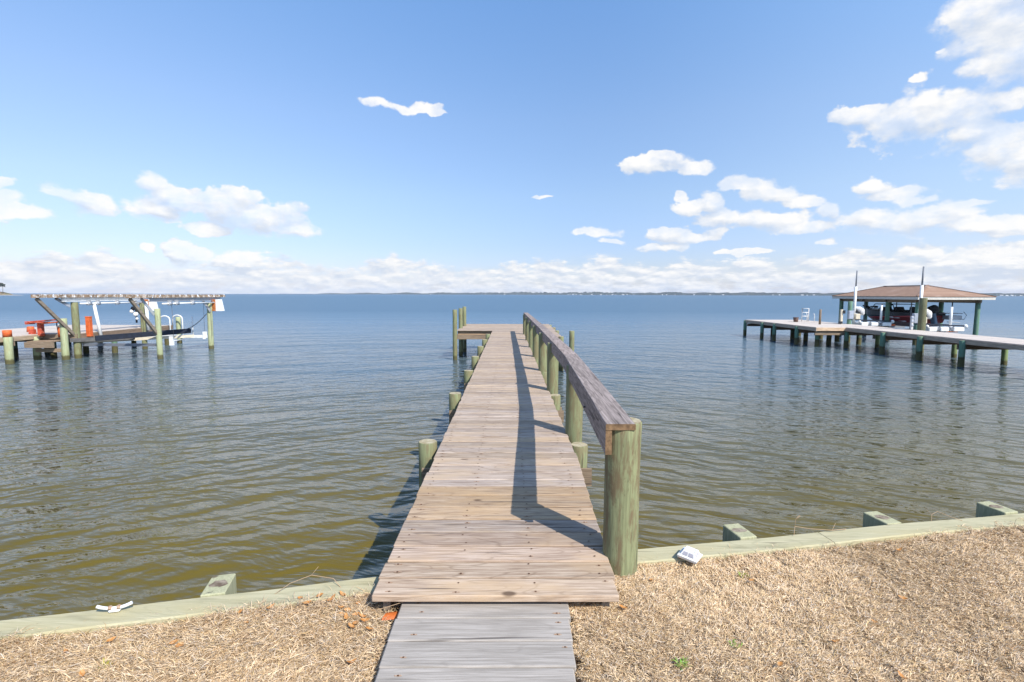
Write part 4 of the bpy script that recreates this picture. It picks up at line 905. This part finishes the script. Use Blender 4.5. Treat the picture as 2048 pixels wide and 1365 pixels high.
# ------------------------------------------------------------------ motor boat
bt = thing('motor_boat', (25.7, 34, .9), 'dark red bass boat with white streaks raised under the brown roof', 'boat')
M_hull = None
def hullmat():
    m, N, b = newmat('red_gelcoat'); tcn = N.n('ShaderNodeTexCoord'); p = N.xyz(tcn.outputs['Object'])
    s_ = N.m('ADD', p[2], N.m('MULTIPLY', p[1], .055)); dn = N.noise(N.v('MULTIPLY', tcn.outputs['Object'], (1, .25, 2.2)), 5.0, 2, .5)
    st = N.m('MULTIPLY', N.ramp(dn, .66, .68), N.m('MULTIPLY', N.ramp(p[1], .4, -.2), N.m('MULTIPLY', N.ramp(p[2], .25, .32), N.ramp(p[2], .78, .70))))
    c = N.mix(N.ramp(s_, .60, .62), (.17, .012, .012), (.012, .014, .02)); line = N.m('MULTIPLY', N.ramp(s_, .58, .59), N.ramp(s_, .625, .615))
    c = N.mix(line, c, (.55, .05, .06)); c = N.mix(st, c, (.7, .7, .72)); finish(N, b, c, .45, None, spec=.3); return m
b = MB(); vs = []; fs = []; ns = 16; L0, L1 = 31.3, 36.75
for i in range(ns+1):
    t = i/ns; y = L0+(L1-L0)*t; w = 1.08*(1-max(0, (t-.45)/.55)**2.2)+.02; kz = .92+.62*max(0, (t-.55)/.45)**2.3; gzz = 1.86+.14*t**2; cz = kz+(gzz-kz)*(.36+.1*t)
    for (fx_, z) in ((0, kz), (.45, kz+(cz-kz)*.55), (.88, cz), (1.0, cz+(gzz-cz)*.5), (1.0, gzz), (.90, gzz+.03), (.80, gzz)): vs.append((25.7-fx_*w, y, z))
    for (fx_, z) in ((.80, gzz), (.90, gzz+.03), (1.0, gzz), (1.0, cz+(gzz-cz)*.5), (.88, cz), (.45, kz+(cz-kz)*.55)): vs.append((25.7+fx_*w, y, z))
n = 13
for i in range(ns):
    for j in range(n): fs.append((i*n+j, (i+1)*n+j, (i+1)*n+(j+1) % n, i*n+(j+1) % n))
fs.append(tuple(range(n))); fs.append(tuple(ns*n+k for k in range(n))[::-1]); b.add(vs, fs, smooth=False); b.build('hull', hullmat(), bt)
M_glass = plain('tinted_glass', (.03, .04, .05), .1, spec=.6)
b = MB(); b.tube([(24.85, 32.9, 1.88), (24.9, 33.1, 2.26), (24.95, 33.4, 2.34), (25.0, 34.9, 2.34), (25.2, 35.6, 1.95)], .025, 8); b.tube([(26.5, 32.9, 1.88), (26.45, 33.1, 2.26), (26.4, 33.4, 2.34), (26.3, 34.9, 2.34), (26.1, 35.6, 1.95)], .025, 8)
b.tube([(24.95, 33.5, 2.34), (26.4, 33.5, 2.34)], .022, 6); b.tube([(25.0, 34.9, 2.34), (26.3, 34.9, 2.34)], .022, 6); b.tube([(24.93, 34.1, 2.34), (24.93, 34.5, 1.9)], .02, 6); b.build('windshield_frame', M_black, bt)
b = MB(); b.box((25.25, 34.2, 2.0), (.75, .1, .3), Matrix.Rotation(-.5, 3, 'X')); b.box((26.15, 34.2, 2.0), (.6, .1, .3), Matrix.Rotation(-.5, 3, 'X')); b.build('windshield', M_glass, bt)
for (x, y) in ((25.2, 33.2), (26.1, 33.2), (25.6, 32.2)):
    b = MB(); b.box((x, y, 1.9), (.5, .5, .16), bev=.04); b.box((x, y-.25, 2.02), (.5, .12, .34), bev=.05); b.build('seat', M_black, bt)
b = MB(); b.tube([(25.7, 36.5, 2.03), (25.65, 36.2, 2.12), (25.6, 35.7, 2.12)], .05, 8); b.cyl((25.6, 35.75, 2.12), (25.6, 35.5, 2.12), .09, .07, 10); b.box((25.55, 36.55, 2.14), (.3, .35, .08), Matrix.Rotation(.3, 3, 'X')); b.build('trolling_motor', M_black, bt)
ob_ = MB(); ob_.box((25.7, 30.95, 2.05), (.42, .62, .5), Matrix.Rotation(-.35, 3, 'X'), bev=.12); cw = ob_.build('outboard_cowling', M_black, bt)
b = MB(); b.box((25.7, 30.85, 1.5), (.2, .34, .75), Matrix.Rotation(-.3, 3, 'X'), bev=.04); b.box((25.7, 30.65, 1.1), (.06, .5, .3), bev=.02); b.cyl((25.7, 30.8, 1.0), (25.7, 30.4, 1.0), .07, .04, 10); b.build('outboard_leg', plain('slate_leg', (.10, .15, .20), .35), bt)
b = MB()
for k in range(3):
    a = k*2.094; b.bar((25.7, 30.42, 1.0), (25.7+.18*math.cos(a), 30.42, 1.0+.18*math.sin(a)), .015, .08, up=(0, 1, .5))
b.build('propeller', M_alu, bt)
b = MB(); b.box((26.6, 30.7, 1.85), (1.0, .55, .05), bev=.02); b.box((26.7, 30.7, 1.6), (.8, .5, .25), bev=.03); b.build('swim_platform', M_steel, bt)
b = MB(); b.tube([(26.3, 30.5, 1.55), (27.2, 30.45, 1.5), (27.3, 30.4, 1.75), (27.1, 30.4, 1.95)], .02, 6); b.tube([(26.2, 30.45, 1.35), (26.9, 30.4, 1.3)], .03, 6); b.build('boarding_rail', M_steel, bt)
# ================================================================== FAR SHORE
# low pine island off to the left
M_isl = None
def land(name, base1, base2, sc):
    m, N, b = newmat(name); tcn = N.n('ShaderNodeTexCoord'); f = N.noise(tcn.outputs['Object'], sc, 5, .6)
    N.put(b.inputs['Base Color'], N.mix(N.ramp(f, .35, .65), base1, base2)); b.inputs['Roughness'].default_value = .95; b.inputs['Specular IOR Level'].default_value = .1; return m
M_scrub = land('island_scrub', (.10, .10, .055), (.22, .16, .10), .25); M_forest = land('far_forest', (.02, .03, .022), (.045, .055, .04), .02); M_sand = land('sand', (.45, .40, .33), (.38, .32, .25), .2)
def mound(name, cx, cy, rx_, ry_, h, mat, lab, kind):
    b = MB(); vs = []; fs = []; n = 64; m = 10
    for i in range(m+1):
        t = i/m
        for k in range(n):
            a = 2*math.pi*k/n; hh = h*(1-t**5)*(1+.35*mnoise.noise(Vector((k*.6, i*.9, 4)))) if i < m else -.5
            vs.append((cx+rx_*t*math.cos(a)*(1+.05*math.sin(5*a)), cy+ry_*t*math.sin(a), hh))
    for i in range(m):
        for k in range(n): fs.append((i*n+k, (i+1)*n+k, (i+1)*n+(k+1) % n, i*n+(k+1) % n))
    b.add(vs, fs, smooth=True); o = b.build(name, mat, loc=(cx, cy, 0)); tagp(o, lab, 'land', kind=kind)
mound('island_beach', -731, 700, 72, 24, 0.9, M_sand, 'pale sand spit at the tip of the left island', 'structure')
mound('island', -738, 702, 63, 18, 5.5, M_scrub, 'low scrubby island at the far left edge of the water', 'structure')
M_pinef = land('pine_crown', (.015, .025, .012), (.04, .055, .028), 1.0); M_bark = land('pine_bark', (.10, .075, .055), (.16, .12, .09), 2.0)
def pine(x, y, h, w, lab):
    t = thing('pine_tree', (x, y, 3.5), lab, 'tree', 'pines on the left island')
    b = MB(); b.cyl((x, y, 2), (x+.3, y, h-1.0), .32, .12, 8)
    for k in range(6):
        a = random.uniform(0, 6.28); z = h-1-random.uniform(.3, 4); b.cyl((x+.2, y, z), (x+.2+w*.6*math.cos(a), y+w*.6*math.sin(a), z+.6), .09, .03, 5)
    b.build('trunk', M_bark, t)
    b = MB()
    for k in range(520):
        a = random.uniform(0, 6.28); rr = w*math.sqrt(random.random()); z = h-random.random()**1.6*3.4-.25*rr; s_ = random.uniform(.25, .6)
        c = Vector((x+rr*math.cos(a), y+rr*math.sin(a), z)); u = Vector((random.gauss(0, 1), random.gauss(0, 1), random.gauss(0, .4))).normalized(); v = u.orthogonal().normalized()
        b.add([c-u*s_-v*s_*.3, c+u*s_-v*s_*.3, c+u*s_*.7+v*s_*.4, c-u*s_*.7+v*s_*.4], [(0, 1, 2, 3)])
    b.build('crown', M_pinef, t)
pine(-685, 700, 15.5, 3.0, 'lone small pine nearest the tip of the left island'); pine(-691.5, 702, 17.5, 4.6, 'taller spreading pine at the left picture edge on the island')
pine(-703, 700, 16, 3.5, 'pine standing behind the island pines out to the left'); pine(-721, 704, 16, 4, 'tall pine at the middle of the left island')
# forested far shore, one mass
def shore_pt(t):  # t 0..1 left->right
    px = 560+t*(2300-560); k = (px-1020)/1024; Y = 5200-1900*max(0, min(1, (px-560)/1500))**.8+350*math.sin(t*7); return (k*Y, Y, px)
b = MB(); b2 = MB(); n = 900; vs = []; fs = []
for i in range(n+1):
    t = i/n; x, y, px = shore_pt(t); h = 19*(.35+.65*min(1, max(0, (px-640)/420)))*(Y_ := 1)+0
    h = 1.25*h*(y/4300)*(.72+.5*mnoise.noise(Vector((i*.05, 1, 2)))+.34*mnoise.noise(Vector((i*.31, 5, 2)))+.25*random.random())
    if px < 640: h *= .3
    vs += [(x, y, -1), (x, y, 2.0), (x*1.002, y+25, max(2.5, h*.75)), (x*1.004, y+60, max(3, h)), (x*1.02, y+260, max(3, h*.9)), (x*1.03, y+400, -1)]
for i in range(n):
    for j in range(5): fs.append((i*6+j, (i+1)*6+j, (i+1)*6+j+1, i*6+j+1))
b.add(vs, fs); o = b.build('far_woods', M_forest, loc=(0, 0, 0)); tagp(o, 'thin dark tree line along the far shore', 'woods', kind='stuff')
M_hw = plain('far_house_white', (.8, .79, .76), .7); M_hr = plain('far_house_roof', (.25, .22, .2), .8)
def house(w, d, h):
    b = MB(); b.box((0, 0, h/2), (w, d, h)); b.add([(-w/2-.5, -d/2-.5, h), (w/2+.5, -d/2-.5, h), (w/2+.5, d/2+.5, h), (-w/2-.5, d/2+.5, h), (-w/2-.5, 0, h+d*.4), (w/2+.5, 0, h+d*.4)], [(0, 1, 5, 4), (2, 3, 4, 5), (1, 2, 5), (3, 0, 4), (3, 2, 1, 0)], mat=1)
    return b.build('far_house', [M_hw, M_hr], loc=(0, 0, 0))
M_haze = bpy.data.materials.new('haze_air'); M_haze.use_nodes = True; ht = M_haze.node_tree; ht.nodes.clear()
hv = ht.nodes.new('ShaderNodeVolumePrincipled'); hv.inputs['Color'].default_value = (0.80, 0.88, 1.0, 1); hv.inputs['Density'].default_value = 0.00008; hv.inputs['Anisotropy'].default_value = 0.0
hm = ht.nodes.new('ShaderNodeOutputMaterial'); ht.links.new(hv.outputs[0], hm.inputs['Volume'])
hp = [house(16, 11, 7), house(24, 12, 6), house(12, 10, 9)]; usedh = [0]*3
rr = random.Random(3)
for i in range(56):
    px = rr.choice((rr.uniform(1120, 1260), rr.uniform(700, 1660), rr.uniform(1100, 1600), rr.uniform(1995, 2120))); t = (px-560)/(2300-560); x, y, _ = shore_pt(t)
    k = i % 3
    if not usedh[k]: o = hp[k]; usedh[k] = 1
    else: o = hp[k].copy(); col.objects.link(o)
    s_ = rr.uniform(.3, .65); o.scale = (s_, s_, s_); o.location = (x*.9985, y-22, .4+rr.uniform(0, 2)); o.rotation_euler = (0, 0, rr.uniform(-.5, .5))
    tagp(o, 'tiny pale waterfront house on the far shore below the tree line', 'house', 'far shore houses')
# air: one closed box round everything, sky outside it
hz = MB(); hz.box((0, 3500, 34), (15000, 8000, 70)); ho = hz.build('haze', M_haze, loc=(0, 3500, -1)); tagp(ho, 'thin pale blue sea haze over the bay', 'haze', kind='stuff')
